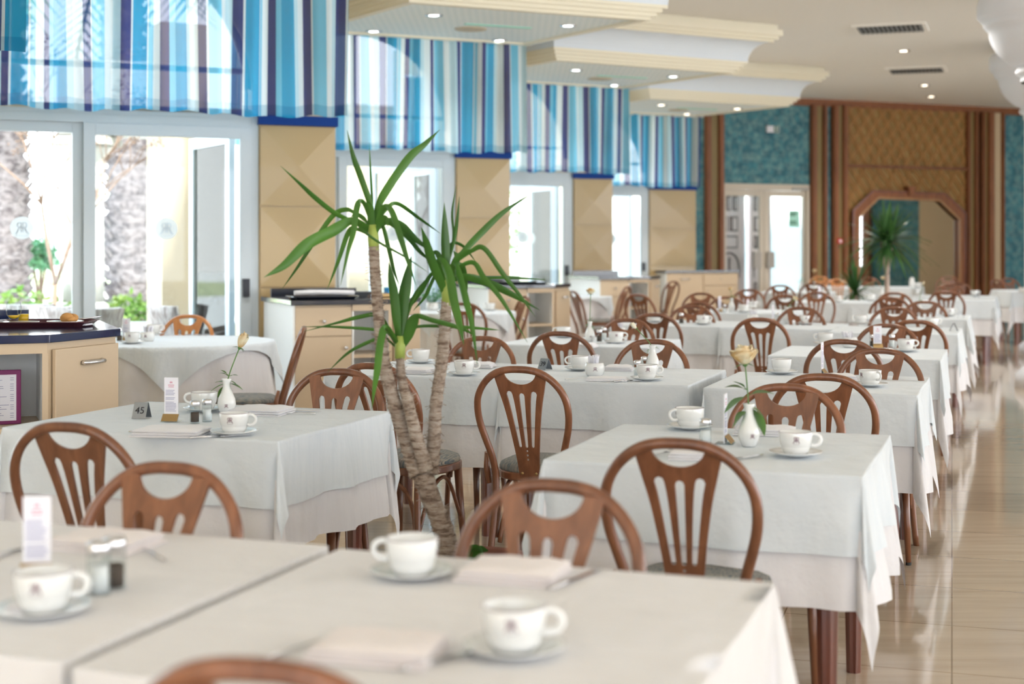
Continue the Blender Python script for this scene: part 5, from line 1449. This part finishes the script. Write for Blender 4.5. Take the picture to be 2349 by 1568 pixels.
vase_with_rose(1497, 852, 1455, 748, 0.020, 'white bud vase behind the monogram cup on the sachet bowl table', 'white rose bud leaning left above the sachet bowl table', 3, open_=False, petal='white_petal',
    leafpts=[(0.0, 0.2, 0.03, 0.006, 0.2), (0.0, 0.6, 0.035, 0.006, 0.0), (0.0, pi, 0.03, 0.008, -0.9), (0.0, -0.3, 0.03, 0.006, 0.3), (0.0, 2.2, 0.02, 0.006, -0.3)])
vase_with_rose(1353, 783, 1355, 667, 0.028, 'white bud vase left of the pepper pot, below the long stemmed rose', 'long stemmed cream rose standing upright left of the centre', 4,
    leafpts=[(0.05, pi, 0.035, 0.012, 0.3), (0.1, 0.1, 0.04, 0.014, 0.3), (0.0, -0.4, 0.03, 0.012, -0.8), (0.1, pi+0.5, 0.03, 0.010, -0.8), (0.0, pi, 0.03, 0.010, -1.5), (0.22, 0.4, 0.025, 0.01, 0.6)])
vase_with_rose(1805, 741, 1824, 684, 0.025, 'white bud vase left of the cup on the middle right table', 'small rose leaning right over the middle right table', 5,
    leafpts=[(0.0, pi, 0.05, 0.016, -0.3), (0.05, pi-0.3, 0.05, 0.016, 0.3), (0.15, 0.0, 0.06, 0.018, 0.1), (0.2, 0.3, 0.06, 0.018, -1.0), (0.1, 0.5, 0.04, 0.015, 0.5), (0.0, pi+0.5, 0.05, 0.015, -1.2)])
vase_with_rose(1678, 715, 1676, 662, 0.024, 'white bud vase on the far left table beside the standing card', 'small pale rose on the far left table before the widest sideboard', 6)
vase_with_rose(2108, 722, 2118, 650, 0.018, 'thin white bud vase left of the milk jug', 'tall thin faded rose bud over the fifth aisle table', 7, open_=False, leaves=2)
vase_with_rose(2023, 684, 2025, 637, 0.030, 'white bud vase under the big far palm', 'round pale rose in front of the big far palm stem', 8)
vase_with_rose(1868, 668, 1868, 620, 0.030, 'white bud vase at the left of the far tables under the wooden post', 'pale rose bud in front of the teal strip beside the wooden post', 9)
vase_with_rose(1836, 668, 1840, 632, 0.018, 'white bud vase below the right edge of the glazed door', 'greenish rose bud in front of the right door edge', 10, open_=False)

# shakers
def shaker_proto(fill, r_=0.0165, h=0.055, lvl=0.65):
    t = thing('shaker', 'x', 'shaker')
    MB().lathe([(0, 0), (r_, 0), (r_, h), (r_*0.85, h+0.004), (0, h+0.004)], 24).build('jar', 'clear_glass', t)
    MB().lathe([(0, 0.0045), (r_*0.84, 0.0045), (r_*0.84, h*lvl), (0, h*lvl)], 20).build('filling', fill, t)
    MB().lathe([(r_*0.95, h+0.001), (r_*1.02, h+0.003), (r_*1.02, h+0.015), (r_*0.9, h+0.019), (0, h+0.022)], 24).build('cap', 'chrome', t)
    return Proto(t)
pepP = shaker_proto('pepper'); salP = shaker_proto('salt', lvl=0.75)
for px, py, pr, lb, sc in ((447, 970, pepP, 'pepper shaker on the yellow rose table beside the salt', 1.05), (475, 966, salP, 'salt shaker on the yellow rose table beside the pepper', 1.05),
    (1618, 1020, salP, 'salt shaker on the first aisle table left of the menu card', 1.1), (1462, 862, salP, 'salt shaker behind the monogram cup on the sachet bowl table', 1.0), (1478, 852, pepP, 'pepper shaker behind the salt on the sachet bowl table', 1.0),
    (1375, 784, pepP, 'pepper shaker right of the long stemmed rose', 1.1), (1386, 779, salP, 'salt shaker behind the pepper right of the long stemmed rose', 1.1),
    (1563, 742, pepP, 'pepper shaker left of the cup on the middle right table', 1.15), (1784, 740, salP, 'salt shaker left of the drooping rose vase', 1.1),
    (2046, 797, salP, 'salt shaker right of the menu card, third aisle table', 1.1), (2001, 795, pepP, 'shaker lying low left of the menu card, third aisle table', 1.0),
    (274, 783, pepP, 'pepper shaker at the left of the round window table', 1.15),
    (226, 1362, salP, 'blurred salt shaker on the bottom left foreground table', 1.25), (262, 1350, pepP, 'blurred pepper shaker on the bottom left foreground table', 1.25),
    (1662, 716, salP, 'shaker left of the small rose vase on the far left table', 1.0), (955, 708, salP, 'shaker at the left of the round table behind the yucca', 1.0)):
    pr.put(at(px, py, TZ), 0, lb, 'salt and pepper shakers', sc)

# menu cards in clear stands
def card(px, py, rot, lb, h=0.155, w=0.05, side=False):
    t = thing('menu_card', lb, 'menu card', at(px, py, TZ), rot, 'menu cards standing on the tables')
    MB().prism([(-0.032, -0.028), (0.032, -0.028), (0.032, 0.028), (-0.032, 0.028)], 0, 0.002).build('stand', 'acrylic', t)
    MB().box((-w/2, -0.0018, 0.002), (w/2, 0.0018, h)).build('sleeve', 'paper', t)
    gp_ = MB().bar((0, -0.024, 0.003), (0, -0.004, 0.026), 0.058, 0.003); gp_.build('gold_plate', 'gold', t)
    pr = MB(); rnd = random.Random(int(px)); pk = MB()
    pk.box((-0.004, -0.0024, h-0.020), (-0.001, -0.0019, h-0.014)); pk.box((0.001, -0.0024, h-0.020), (0.004, -0.0019, h-0.014)); pk.box((-0.011, -0.0024, h-0.0275), (0.011, -0.0019, h-0.0255)); pk.box((-0.010, -0.0024, h-0.034), (0.010, -0.0019, h-0.032))
    z = h-0.046
    while z > 0.034:
        wd = rnd.uniform(0.028, 0.041); 
        if rnd.random() > 0.12: pr.box((-0.020, -0.0024, z), (-0.020+wd, -0.0019, z+0.0018))
        z -= 0.0052
    for s_ in pr.v: pass
    pr.build('print', 'print_ink', t); pk.build('heading', 'pink_ink', t)
card(393, 966, -0.12, 'menu card in a clear stand on the yellow rose table')
card(85, 1322, 0.15, 'blurred menu card at the bottom left edge', 0.15, 0.05)
card(1664, 1016, 1.25, 'menu card seen edge on, left of the rose vase on the first aisle table')
card(1886, 858, 1.15, 'menu card turned edge on in front of the chairs, second aisle table')
card(2013, 798, -0.02, 'menu card facing us on the third aisle table', 0.135)
card(290, 782, -0.05, 'menu card on the round window table at left', 0.15)
card(1651, 715, 0.9, 'menu card on the far left table left of the small rose', 0.15)
card(1880, 690, 0.8, 'menu card standing left of the low palm', 0.17)
card(1773, 738, 1.2, 'narrow menu card left of the drooping rose', 0.14)

# folded steel number stands
def stand(px, py, rot, lb, num=None):
    t = thing('number_stand', lb, 'number stand', at(px, py, TZ), rot, 'steel table number stands')
    for sy in (-1, 1):
        MB().bar((0, sy*0.028, 0.0), (0, sy*0.002, 0.056), 0.052, 0.0015).build('plate', 'dull_steel', t)
    if num:
        M = Matrix.Translation((0, -0.0168, 0.028)) @ Matrix.Rotation(pi/2 - 0.435, 4, 'X')
        mesh_obj('digits', text_mesh(num, 0.036), 'number_ink', t, M=M)
stand(325, 958, -0.15, 'folded steel number stand reading 45', '45')
stand(1250, 847, -0.75, 'folded steel number stand reading 39 in front of the chair', '39')
stand(2188, 758, 1.1, 'folded number stand seen from its side on the fourth aisle table')
stand(2204, 728, 1.2, 'folded number stand at the corner of the fifth aisle table')
stand(2241, 683, 1.1, 'tiny number stand on the sixth aisle table')

# sachet bowls
sb = thing('sachet_bowl', 'x', 'bowl')
MB().lathe([(0, 0), (0.036, 0), (0.042, 0.006), (0.047, 0.025), (0.047, 0.045), (0.043, 0.060), (0.041, 0.062), (0.039, 0.060), (0.043, 0.042), (0.041, 0.02), (0, 0.008)], 36).build('bowl_body', 'porcelain', sb)
lg = MB(); mono_mesh(lg, 0.019, lambda x, y: (0.0474*sin(x/0.0474), -0.0474*cos(x/0.0474), 0.034+y)); lg.build('monogram', 'logo_ink', sb)
sbP = Proto(sb)
sa = MB(); sa.grid(4, 8, lambda i, j: ((i/4-0.5)*0.016, 0.0015*sin(i*2.1+j), j/8*0.080 + 0.004*sin(i*1.7)*(j > 6)))
sa = sa.build('sugar_sachet', 'paper'); mo = sa.modifiers.new('t', 'SOLIDIFY'); mo.thickness = 0.003; tag(sa, 'x', 'sugar sachet'); saP = Proto(sa)
for px, py, lb, n in ((1364, 861, 'on the sachet bowl table', 16), (338, 782, 'on the round window table', 12), (1420, 772, 'behind the cup by the long stemmed rose', 9), (1950, 796, 'on the third aisle table', 10), (1727, 738, 'on the middle table behind the lone chair', 9), (1105, 708, 'on the round table behind the yucca', 0)):
    p = at(px, py, TZ); sbP.put(p, 0, 'white porcelain sachet bowl ' + lb, 'sachet bowls')
    rnd = random.Random(px)
    for i in range(n):
        a = rnd.uniform(0, 2*pi); q = 0.030*sqrt(rnd.random())
        o = saP.put(p + Vector((q*cos(a), q*sin(a), 0.018)), 0, 'white paper sugar sachet standing in the bowl ' + lb, 'sugar sachets in the bowl ' + lb)
        o.rotation_euler = (rnd.uniform(-.25, .25), rnd.uniform(-.3, .3), rnd.uniform(0, 3.1))
o = MB().lathe([(0, 0), (0.028, 0), (0.036, 0.02), (0.036, 0.06), (0.026, 0.09), (0.028, 0.10), (0.025, 0.10), (0.022, 0.09), (0.0, 0.02)], 28).build('milk_jug', 'porcelain'); o.location = at(2142, 722, TZ); tag(o, 'white milk jug between the thin vase and the cup, fifth aisle table', 'jug')
MB().tube([(0.034, 0, 0.075), (0.055, 0, 0.07), (0.052, 0, 0.035), (0.035, 0, 0.03)], 0.005, 8).build('handle', 'porcelain', o)
o = MB().lathe([(0, 0), (0.028, 0), (0.036, 0.02), (0.036, 0.07), (0.026, 0.12), (0.028, 0.13), (0.0, 0.13)], 28).build('milk_jug', 'porcelain'); o.location = at(2092, 659.3, TZ); o.scale = (1.2,)*3; tag(o, 'tall white jug on the farthest tables right of the big palm stem', 'jug')
# little potted plant on the round table behind the yucca
lf = thing('posy', 'small green posy in a white pot on the round table behind the yucca', 'plant', at(992, 712, TZ))
MB().lathe([(0, 0), (0.05, 0), (0.062, 0.03), (0.055, 0.08), (0.05, 0.08), (0, 0.06)], 24).build('pot', 'porcelain', lf)
rnd = random.Random(4); fo = MB()
for i in range(40):
    a = rnd.uniform(0, 6.28); L_ = rnd.uniform(0.05, 0.15); b_ = Vector((0.02*cos(a), 0.02*sin(a), 0.07)); d = Vector((cos(a)*rnd.uniform(.2, .9), sin(a)*rnd.uniform(.2, .9), 1)).normalized(); e_ = b_ + d*L_
    fo.tube([b_, e_], 0.002, 4); s_ = d.cross(Vector((0, 1, 0))).normalized(); n0 = len(fo.v); u_ = Vector((cos(a), sin(a), 0.4)).normalized()
    fo.v += [e_, e_ + u_*0.02 + s_*0.016, e_ + u_*0.045, e_ + u_*0.02 - s_*0.016]; fo.face((n0, n0+1, n0+2, n0+3))
fo.build('leaves', 'pale_leaf', lf)

# napkins
def napkin(px, py, w, d, rot, lb, mt='napkin_cloth', h=0.024):
    t = MB(); rnd = random.Random(int(px+py))
    for k in range(3):
        z0 = h*k/3; e = rnd.uniform(-0.004, 0.004)
        def fn(i, j, k=k, z0=z0, e=e):
            u, v_ = i/12-0.5, j/8-0.5
            return (u*(w-0.006*k)+e, v_*(d-0.004*k), z0 + 0.0045 + h/3*(1 - (abs(2*u))**8)*(1 - abs(2*v_)**8)*0.9 + 0.0012*sin(i*1.3+k)*sin(j*1.1))
        t.grid(12, 8, fn)
        n0 = len(t.v)
        t.box((-(w-0.006*k)/2+e, -(d-0.004*k)/2, z0), ((w-0.006*k)/2+e, (d-0.004*k)/2, z0+0.0046))
    o = t.build('napkin', mt, bevel=0.003); p = at(px, py, TZ); o.location = p; o.rotation_euler = (0, 0, rot)
    tag(o, lb, 'napkin', 'folded napkins')
R0 = ROWROT
napkin(1180, 1322, 0.19, 0.15, R0+.05, 'blurred folded napkin right of the plain foreground cup', 'pink_napkin_cloth')
napkin(868, 1500, 0.19, 0.14, R0+.1, 'blurred folded napkin nearest the camera at the bottom', 'pink_napkin_cloth')
napkin(240, 1252, 0.20, 0.15, R0, 'blurred folded napkin on the bottom left foreground table', 'pink_napkin_cloth')
napkin(394, 997, 0.23, 0.15, R0+.18, 'rumpled folded napkin on the yellow rose table, near edge')
napkin(600, 948, 0.21, 0.17, R0+.1, 'folded napkin at the back of the yellow rose table, right of the vase')
napkin(955, 855, 0.16, 0.15, R0+.1, 'folded napkin between the yucca stems')
napkin(1100, 842, 0.15, 0.12, R0+.1, 'folded napkin behind the monogram cup right of the yucca')
napkin(1392, 872, 0.19, 0.12, R0+.15, 'flat folded napkin in front of the sachet bowl on the sachet bowl table', h=0.013)
napkin(1420, 849, 0.14, 0.13, R0+.15, 'folded napkin behind the sachet bowl on the sachet bowl table')
napkin(1755, 995, 0.20, 0.12, R0+.1, 'folded napkin behind the rose vase, first aisle table')
napkin(1925, 870, 0.15, 0.12, R0+.25, 'folded napkin beside the menu card, second aisle table')
napkin(1598, 1050, 0.16, 0.12, R0+.1, 'folded napkin seen through the large aisle chair')
napkin(1345, 796, 0.12, 0.12, R0, 'folded napkin in front of the long stemmed rose vase')
napkin(1745, 738, 0.16, 0.13, R0, 'folded napkin on the middle table behind the lone chair')

# cutlery
def fork_proto():
    m_ = MB()
    m_.tube([(0, -0.10, 0.004), (0, -0.04, 0.006), (0, 0.03, 0.004), (0, 0.05, 0.003)], [0.005, 0.0035, 0.0025, 0.005], 8, flat=0.5)
    m_.box((-0.010, 0.048, 0.001), (0.010, 0.058, 0.0035))
    for i in range(4): m_.tube([(-0.0085+i*0.00567, 0.056, 0.002), (-0.0085+i*0.00567, 0.08, 0.001), (-0.0085+i*0.00567, 0.098, 0.006)], 0.0013, 6)
    o = m_.build('fork', 'chrome'); tag(o, 'x', 'fork'); return Proto(o)
def knife_proto():
    m_ = MB(); m_.tube([(0, -0.10, 0.004), (0, -0.05, 0.005), (0, 0.0, 0.004)], [0.005, 0.006, 0.004], 8, flat=0.6)
    m_.prism([(-0.005, 0.0), (0.006, 0.0), (0.008, 0.06), (0.005, 0.095), (0.0, 0.105), (-0.005, 0.09)], 0.002, 0.004)
    o = m_.build('knife', 'chrome'); tag(o, 'x', 'knife'); return Proto(o)
fk, kn = fork_proto(), knife_proto()
for pr, px, py, rot, lb, dz in ((fk, 350, 985, R0-.25, 'fork left of the near napkin on the yellow rose table', 0), (kn, 505, 1002, R0-.75, 'knife right of the near napkin on the yellow rose table', 0),
    (fk, 662, 950, R0+1.9, 'fork at the right of the back napkin on the yellow rose table', 0.0), (kn, 672, 944, R0-1.1, 'knife behind the back napkin on the yellow rose table', 0),
    (fk, 1335, 869, R0-.6, 'fork left of the flat napkin on the sachet bowl table', 0), (kn, 1450, 874, R0-.75, 'knife between napkin and cup on the sachet bowl table', 0),
    (fk, 1128, 843, R0+1.8, 'fork behind the monogram cup right of the yucca', 0), (kn, 1010, 858, R0-.8, 'knife between the napkin and the right yucca stem', 0),
    (kn, 1700, 1052, R0-.5, 'knife left of the saucer, first aisle table', 0), (fk, 1512, 1042, R0-.2, 'fork seen through the large aisle chair', 0),
    (kn, 1322, 1330, R0-.2, 'blurred knife right of the upper foreground napkin', 0), (kn, 1040, 1510, R0-.5, 'blurred knife left of the nearest cup', 0), (fk, 715, 1480, R0-.3, 'blurred fork left of the nearest napkin', 0),
    (fk, 340, 1268, R0+.9, 'blurred fork right of the bottom left napkin', 0), (kn, 50, 1262, R0, 'blurred knife left of the bottom left napkin', 0),
    (kn, 1400, 788, R0-.9, 'knife beside the cup by the long stemmed rose', 0), (kn, 2030, 812, R0+1.2, 'knife in front of the menu card, third aisle table', 0), (kn, 460, 768, R0-.9, 'knife on the round window table before the orange chair', 0)):
    p = at(px, py, TZ); p.z += dz; pr.put(p, rot, lb, 'cutlery on the tables')

# ---------------------------------------------------------------- yucca in the terracotta pot
YP = 4.5
def yp(px, py, dy=0.0): return atY(px, py, YP + dy)
base = Vector((-0.115, 4.5, 0))
yu = thing('yucca_plant', 'tall yucca with three bare stems in a terracotta pot between the tables', 'potted plant', base)
def loc(p): return p - base
pot = MB().lathe([(0, 0), (0.155, 0), (0.16, 0.02), (0.188, 0.315), (0.203, 0.315), (0.207, 0.33), (0.207, 0.378), (0.197, 0.385), (0.182, 0.375), (0.175, 0.335)], 48, cap=False).build('pot', 'terracotta', yu)
MB().lathe([(0.0, 0.342), (0.18, 0.337)], 32, cap=False).build('soil', 'soil', yu)
rnd = random.Random(11)
def trunk(pts, rads, name='trunk'):
    P = catmull([loc(yp(x, y, dy)) for x, y, dy in pts], 14); n = len(P); R = []
    for i in range(n):
        q = i/(n-1)*(len(rads)-1); k = min(int(q), len(rads)-2); r_ = rads[k] + (rads[k+1]-rads[k])*(q-k)
        R.append(r_*(1 + rnd.uniform(-0.06, 0.06)))
    mb = MB().tube(P, R, 14)
    for i in range(n*5):     # dry leaf scars and fibres
        k = rnd.randrange(1, n-1); a = rnd.uniform(0, 6.28); d = Vector((cos(a), sin(a), rnd.uniform(-.8, .8))); L_ = R[k] + rnd.choice([0.003, 0.004, 0.006, 0.016])
        mb.bar(P[k] + d*R[k]*0.85, P[k] + d.normalized()*L_ + Vector((0, 0, rnd.uniform(-.006, .006))), 0.006 if L_ < R[k]+0.01 else 0.0012, 0.0015)
    return mb.build(name, 'bark', yu)
trunk([(1044, 1320, 0), (1022, 1230, 0), (990, 1145, 0), (968, 1085, 0)], [0.036, 0.032, 0.031, 0.033])
trunk([(960, 1090, 0), (935, 1020, 0.02), (905, 925, 0.0), (880, 830, -.02), (870, 740, 0), (862, 650, 0), (857, 565, 0)], [0.030, 0.024, 0.023, 0.021, 0.0185, 0.0175, 0.0165])
trunk([(978, 1080, -.02), (955, 1000, -.03), (935, 920, -.02), (922, 870, 0), (917, 815, 0)], [0.024, 0.020, 0.018, 0.015, 0.0125])
trunk([(985, 1085, 0.02), (995, 1020, 0.03), (1000, 930, 0.03), (1012, 840, 0.02), (1020, 760, 0), (1024, 690, 0)], [0.028, 0.022, 0.020, 0.020, 0.0185, 0.0165])
def leaf_blade(mb, pts, wpx, dy):
    """strap leaf along photo points at the plant's own distance; dy moves it nearer or farther"""
    P = [loc(yp(x, y, dy*i/(len(pts)-1))) for i, (x, y) in enumerate(pts)]
    Q = catmull(P, 6); n = len(Q); w = wpx/FP*YP*0.5*1.05
    fl = len(mb.v)
    for i, p in enumerate(Q):
        q = i/(n-1); d = (Q[min(i+1, n-1)] - Q[max(i-1, 0)]).normalized()
        view = (p + base - Vector((0, 0, EYE))).normalized()
        s_ = d.cross(Vector((0.25, 1, 0.35)) if abs(d.y) < 0.9 else Vector((1, 0, 0))).normalized(); nn = s_.cross(d)
        ww = w*(min(1, 0.45 + q*1.6) if q < 0.35 else 1.0)*(1 - max(0, (q-0.55)/0.45)**1.7)
        ww = max(ww, 0.0004)
        mb.v += [p - s_*ww + nn*ww*0.35, p - nn*ww*0.1, p + s_*ww + nn*ww*0.35]
    for i in range(n-1):
        a = fl+3*i; mb.face((a, a+1, a+4, a+3), True); mb.face((a+1, a+2, a+5, a+4), True)
crownA = [([(856, 540), (851, 480), (828, 410), (810, 360), (796, 298)], 15, -.05), ([(855, 500), (853, 455), (850, 400), (847, 327)], 6, .08),
 ([(858, 520), (867, 473), (888, 433), (938, 362), (975, 330), (1009, 297)], 19, .12), ([(850, 532), (803, 507), (764, 487), (720, 452), (688, 422), (643, 380)], 12, -.10),
 ([(850, 525), (806, 508), (759, 532), (702, 562), (650, 610), (605, 636)], 25, -.16), ([(848, 515), (815, 490), (792, 481), (762, 496), (720, 555), (680, 616), (646, 664)], 11, .16),
 ([(850, 540), (815, 525), (798, 534), (775, 600), (750, 665)], 11, .1), ([(852, 515), (834, 466), (819, 472), (810, 530), (798, 575), (781, 655)], 14, -.12),
 ([(860, 523), (878, 478), (896, 484), (913, 530), (933, 593), (955, 655)], 16, -.15), ([(861, 520), (876, 515), (891, 570), (903, 620), (918, 660)], 10, .05),
 ([(860, 515), (888, 478), (913, 468), (964, 503), (1011, 536)], 10, .12), ([(862, 520), (885, 508), (919, 517), (955, 551), (1003, 585)], 18, .02), ([(862, 530), (890, 512), (930, 540), (965, 580), (990, 600)], 12, .12),
 ([(850, 535), (822, 522), (871, 557), (927, 588), (986, 627)], 6, -.06), ([(852, 530), (835, 500), (815, 490), (805, 498)], 7, .05), ([(858, 530), (870, 500), (878, 480), (868, 460)], 9, 0),
 ([(855, 545), (850, 510), (848, 480), (840, 462)], 15, -.03), ([(858, 545), (872, 510), (884, 500), (890, 520)], 13, -.05)]
crownB = [([(1024, 650), (1022, 600), (1020, 540), (1019, 464)], 20, 0), ([(1029, 610), (1040, 543), (1037, 487), (1047, 425)], 6, .08), ([(1030, 600), (1045, 530), (1054, 450)], 8, .05),
 ([(1030, 615), (1068, 572), (1101, 537), (1152, 489), (1214, 447)], 15, .12), ([(1030, 612), (1079, 577), (1110, 570), (1152, 627), (1194, 680), (1228, 726)], 12, -.12),
 ([(1032, 625), (1082, 602), (1110, 638), (1152, 690), (1210, 785)], 13, -.15), ([(1030, 640), (1062, 638), (1138, 637), (1190, 638), (1250, 641)], 8, .08), ([(1030, 645), (1068, 636), (1124, 652), (1174, 676), (1238, 711)], 19, -.05),
 ([(1024, 690), (1011, 650), (992, 607), (978, 560), (966, 520)], 22, -.08), ([(1022, 670), (1008, 600), (1028, 627), (1040, 690), (1055, 750), (1064, 792)], 21, -.2), ([(1030, 660), (1042, 608), (1056, 645), (1068, 690), (1083, 750), (1095, 838)], 17, -.2),
 ([(1030, 650), (1055, 608), (1066, 640), (1070, 690)], 14, .08), ([(1020, 640), (992, 627), (965, 670), (941, 706)], 9, .12), ([(1020, 645), (1000, 630), (975, 680), (948, 712)], 8, .1), ([(1028, 600), (1035, 560), (1062, 565), (1093, 602)], 8, .1),
 ([(1026, 640), (1012, 600), (1000, 580), (990, 585)], 14, .02), ([(1028, 640), (1042, 600), (1062, 580), (1078, 572)], 12, -.04), ([(1026, 650), (1040, 612), (1048, 590), (1040, 575)], 16, 0)]
crownC = [([(917, 790), (910, 745), (903, 680), (897, 640), (892, 599)], 21, -.03), ([(919, 790), (921, 713), (931, 649), (944, 585)], 27, .05), ([(921, 780), (936, 713), (956, 670), (990, 626)], 9, .12),
 ([(912, 790), (875, 726), (859, 721), (820, 728), (778, 739), (697, 760)], 10, .1), ([(912, 800), (893, 768), (865, 757), (773, 750), (693, 749)], 8, .15), ([(912, 800), (885, 777), (865, 777), (803, 806), (750, 854)], 9, .1),
 ([(914, 795), (900, 770), (882, 752), (871, 790), (864, 850), (858, 890), (853, 938)], 17, -.2), ([(921, 800), (935, 770), (950, 735), (958, 720)], 22, -.05), ([(922, 790), (945, 728), (995, 736), (1059, 754), (1094, 772)], 12, -.1),
 ([(922, 795), (948, 752), (1033, 749), (1110, 754), (1148, 757)], 8, .05), ([(918, 800), (912, 760), (916, 730)], 16, 0)]
for nm, cr, neck in (('left_crown', crownA, [(858, 575), (856, 545), (855, 515)]), ('right_crown', crownB, [(1024, 700), (1026, 660), (1028, 620)]), ('middle_crown', crownC, [(917, 822), (918, 795), (919, 770)])):
    mb = MB()
    for pts, w, dy in cr: leaf_blade(mb, pts, w, dy)
    o = mb.build('leaf_crown', 'yucca_leaf', yu)
    MB().tube([loc(yp(x, y)) for x, y in neck], [0.0165, 0.018, 0.012], 10).build('crown_neck', 'leaf_neck', o)
mb = MB()
for pts, w, dy in (([(1072, 1292), (1078, 1262), (1098, 1258), (1110, 1275)], 16, -.1), ([(1070, 1292), (1060, 1262), (1052, 1268)], 9, -.1), ([(1080, 1290), (1100, 1262), (1120, 1262)], 18, -.05), ([(1085, 1290), (1095, 1275), (1090, 1250)], 12, 0)): leaf_blade(mb, pts, w, dy)
mb.build('young_shoot', 'rose_leaf', yu)

# far dracaenas between the rows
def dracaena(px, Y, lb, z0, L_, n, seed, potr=0.2, twin=False):
    x = (px-CX)/FP*Y; t = thing('dracaena', lb, 'potted plant', (x, Y, 0)); rnd = random.Random(seed)
    MB().lathe([(0, 0), (potr*0.8, 0), (potr, 0.34), (potr*1.08, 0.35), (potr*1.08, 0.4), (potr*0.95, 0.4), (potr*0.9, 0.35), (0, 0.35)], 28).build('pot', 'terracotta', t)
    tr = MB()
    if twin:
        tr.tube([(0, 0, 0.35), (0.0, 0, z0*0.72)], [0.035, 0.03], 10); tr.tube([(0, 0, z0*0.7), (-0.07, 0, z0)], [0.022, 0.018], 8); tr.tube([(0, 0, z0*0.7), (0.06, 0, z0)], [0.022, 0.018], 8); tr.tube([(0, 0, z0*0.7), (0.0, 0.06, z0)], [0.02, 0.016], 8)
    else: tr.tube([(0, 0, 0.35), (0.01, 0, z0)], [0.03, 0.022], 10)
    tr.build('trunk', 'pale_bark', t); mb = MB()
    for i in range(n):
        a = rnd.uniform(0, 6.28); el = rnd.uniform(-0.5, 1.45); l_ = L_*rnd.uniform(0.75, 1.1); c_ = Vector((rnd.uniform(-.07, .07), rnd.uniform(-.05, .05), z0)) if twin else Vector((0, 0, z0))
        d = Vector((cos(a)*cos(el), sin(a)*cos(el), sin(el))); P = [c_ + d*l_*q - Vector((0, 0, 1))*l_*0.45*q*q*max(0, cos(el)) for q in [k/7 for k in range(8)]]
        s_ = d.cross(Vector((0, 0, 1))); s_ = (s_ if s_.length > 0.05 else Vector((1, 0, 0))).normalized(); n0 = len(mb.v)
        for k, p in enumerate(P):
            w = 0.020*min(1, 0.5 + k/4)*(1 - (k/7)**3); mb.v += [p - s_*w, p + Vector((0, 0, 0.004)) , p + s_*w]
        for k in range(7):
            b_ = n0+3*k; mb.face((b_, b_+1, b_+4, b_+3), True); mb.face((b_+1, b_+2, b_+5, b_+4), True)
    mb.build('leaf_crown', 'far_leaf', t)
dracaena(2035, 17.9, 'big far potted palm with round leaf crown in front of the mirror', 1.44, 0.60, 150, 3, twin=True)
dracaena(1962, 18.2, 'low far potted palm with upright leaves left of the big one', 0.78, 0.55, 60, 4)

# light from the downlights
for i, (x, y) in enumerate(((-0.3, 13.2), (1.0, 17.0), (2.4, 20.9), (-1.6, 9.3), (5.3, 20.0), (6.6, 23.0), (4.2, 14.5), (2.6, 9.0))):
    l = bpy.data.lights.new('downlight_beam', 'SPOT'); l.energy = (60, 60, 60, 40, 100, 90, 110, 60)[i]; l.color = (1.0, 0.95, 0.88); l.spot_size = 2.3; l.spot_blend = 0.8; l.shadow_soft_size = 0.12
    o = bpy.data.objects.new('downlight_beam', l); C.objects.link(o); o.location = (x, y, 3.36 if i < 4 else 3.9)
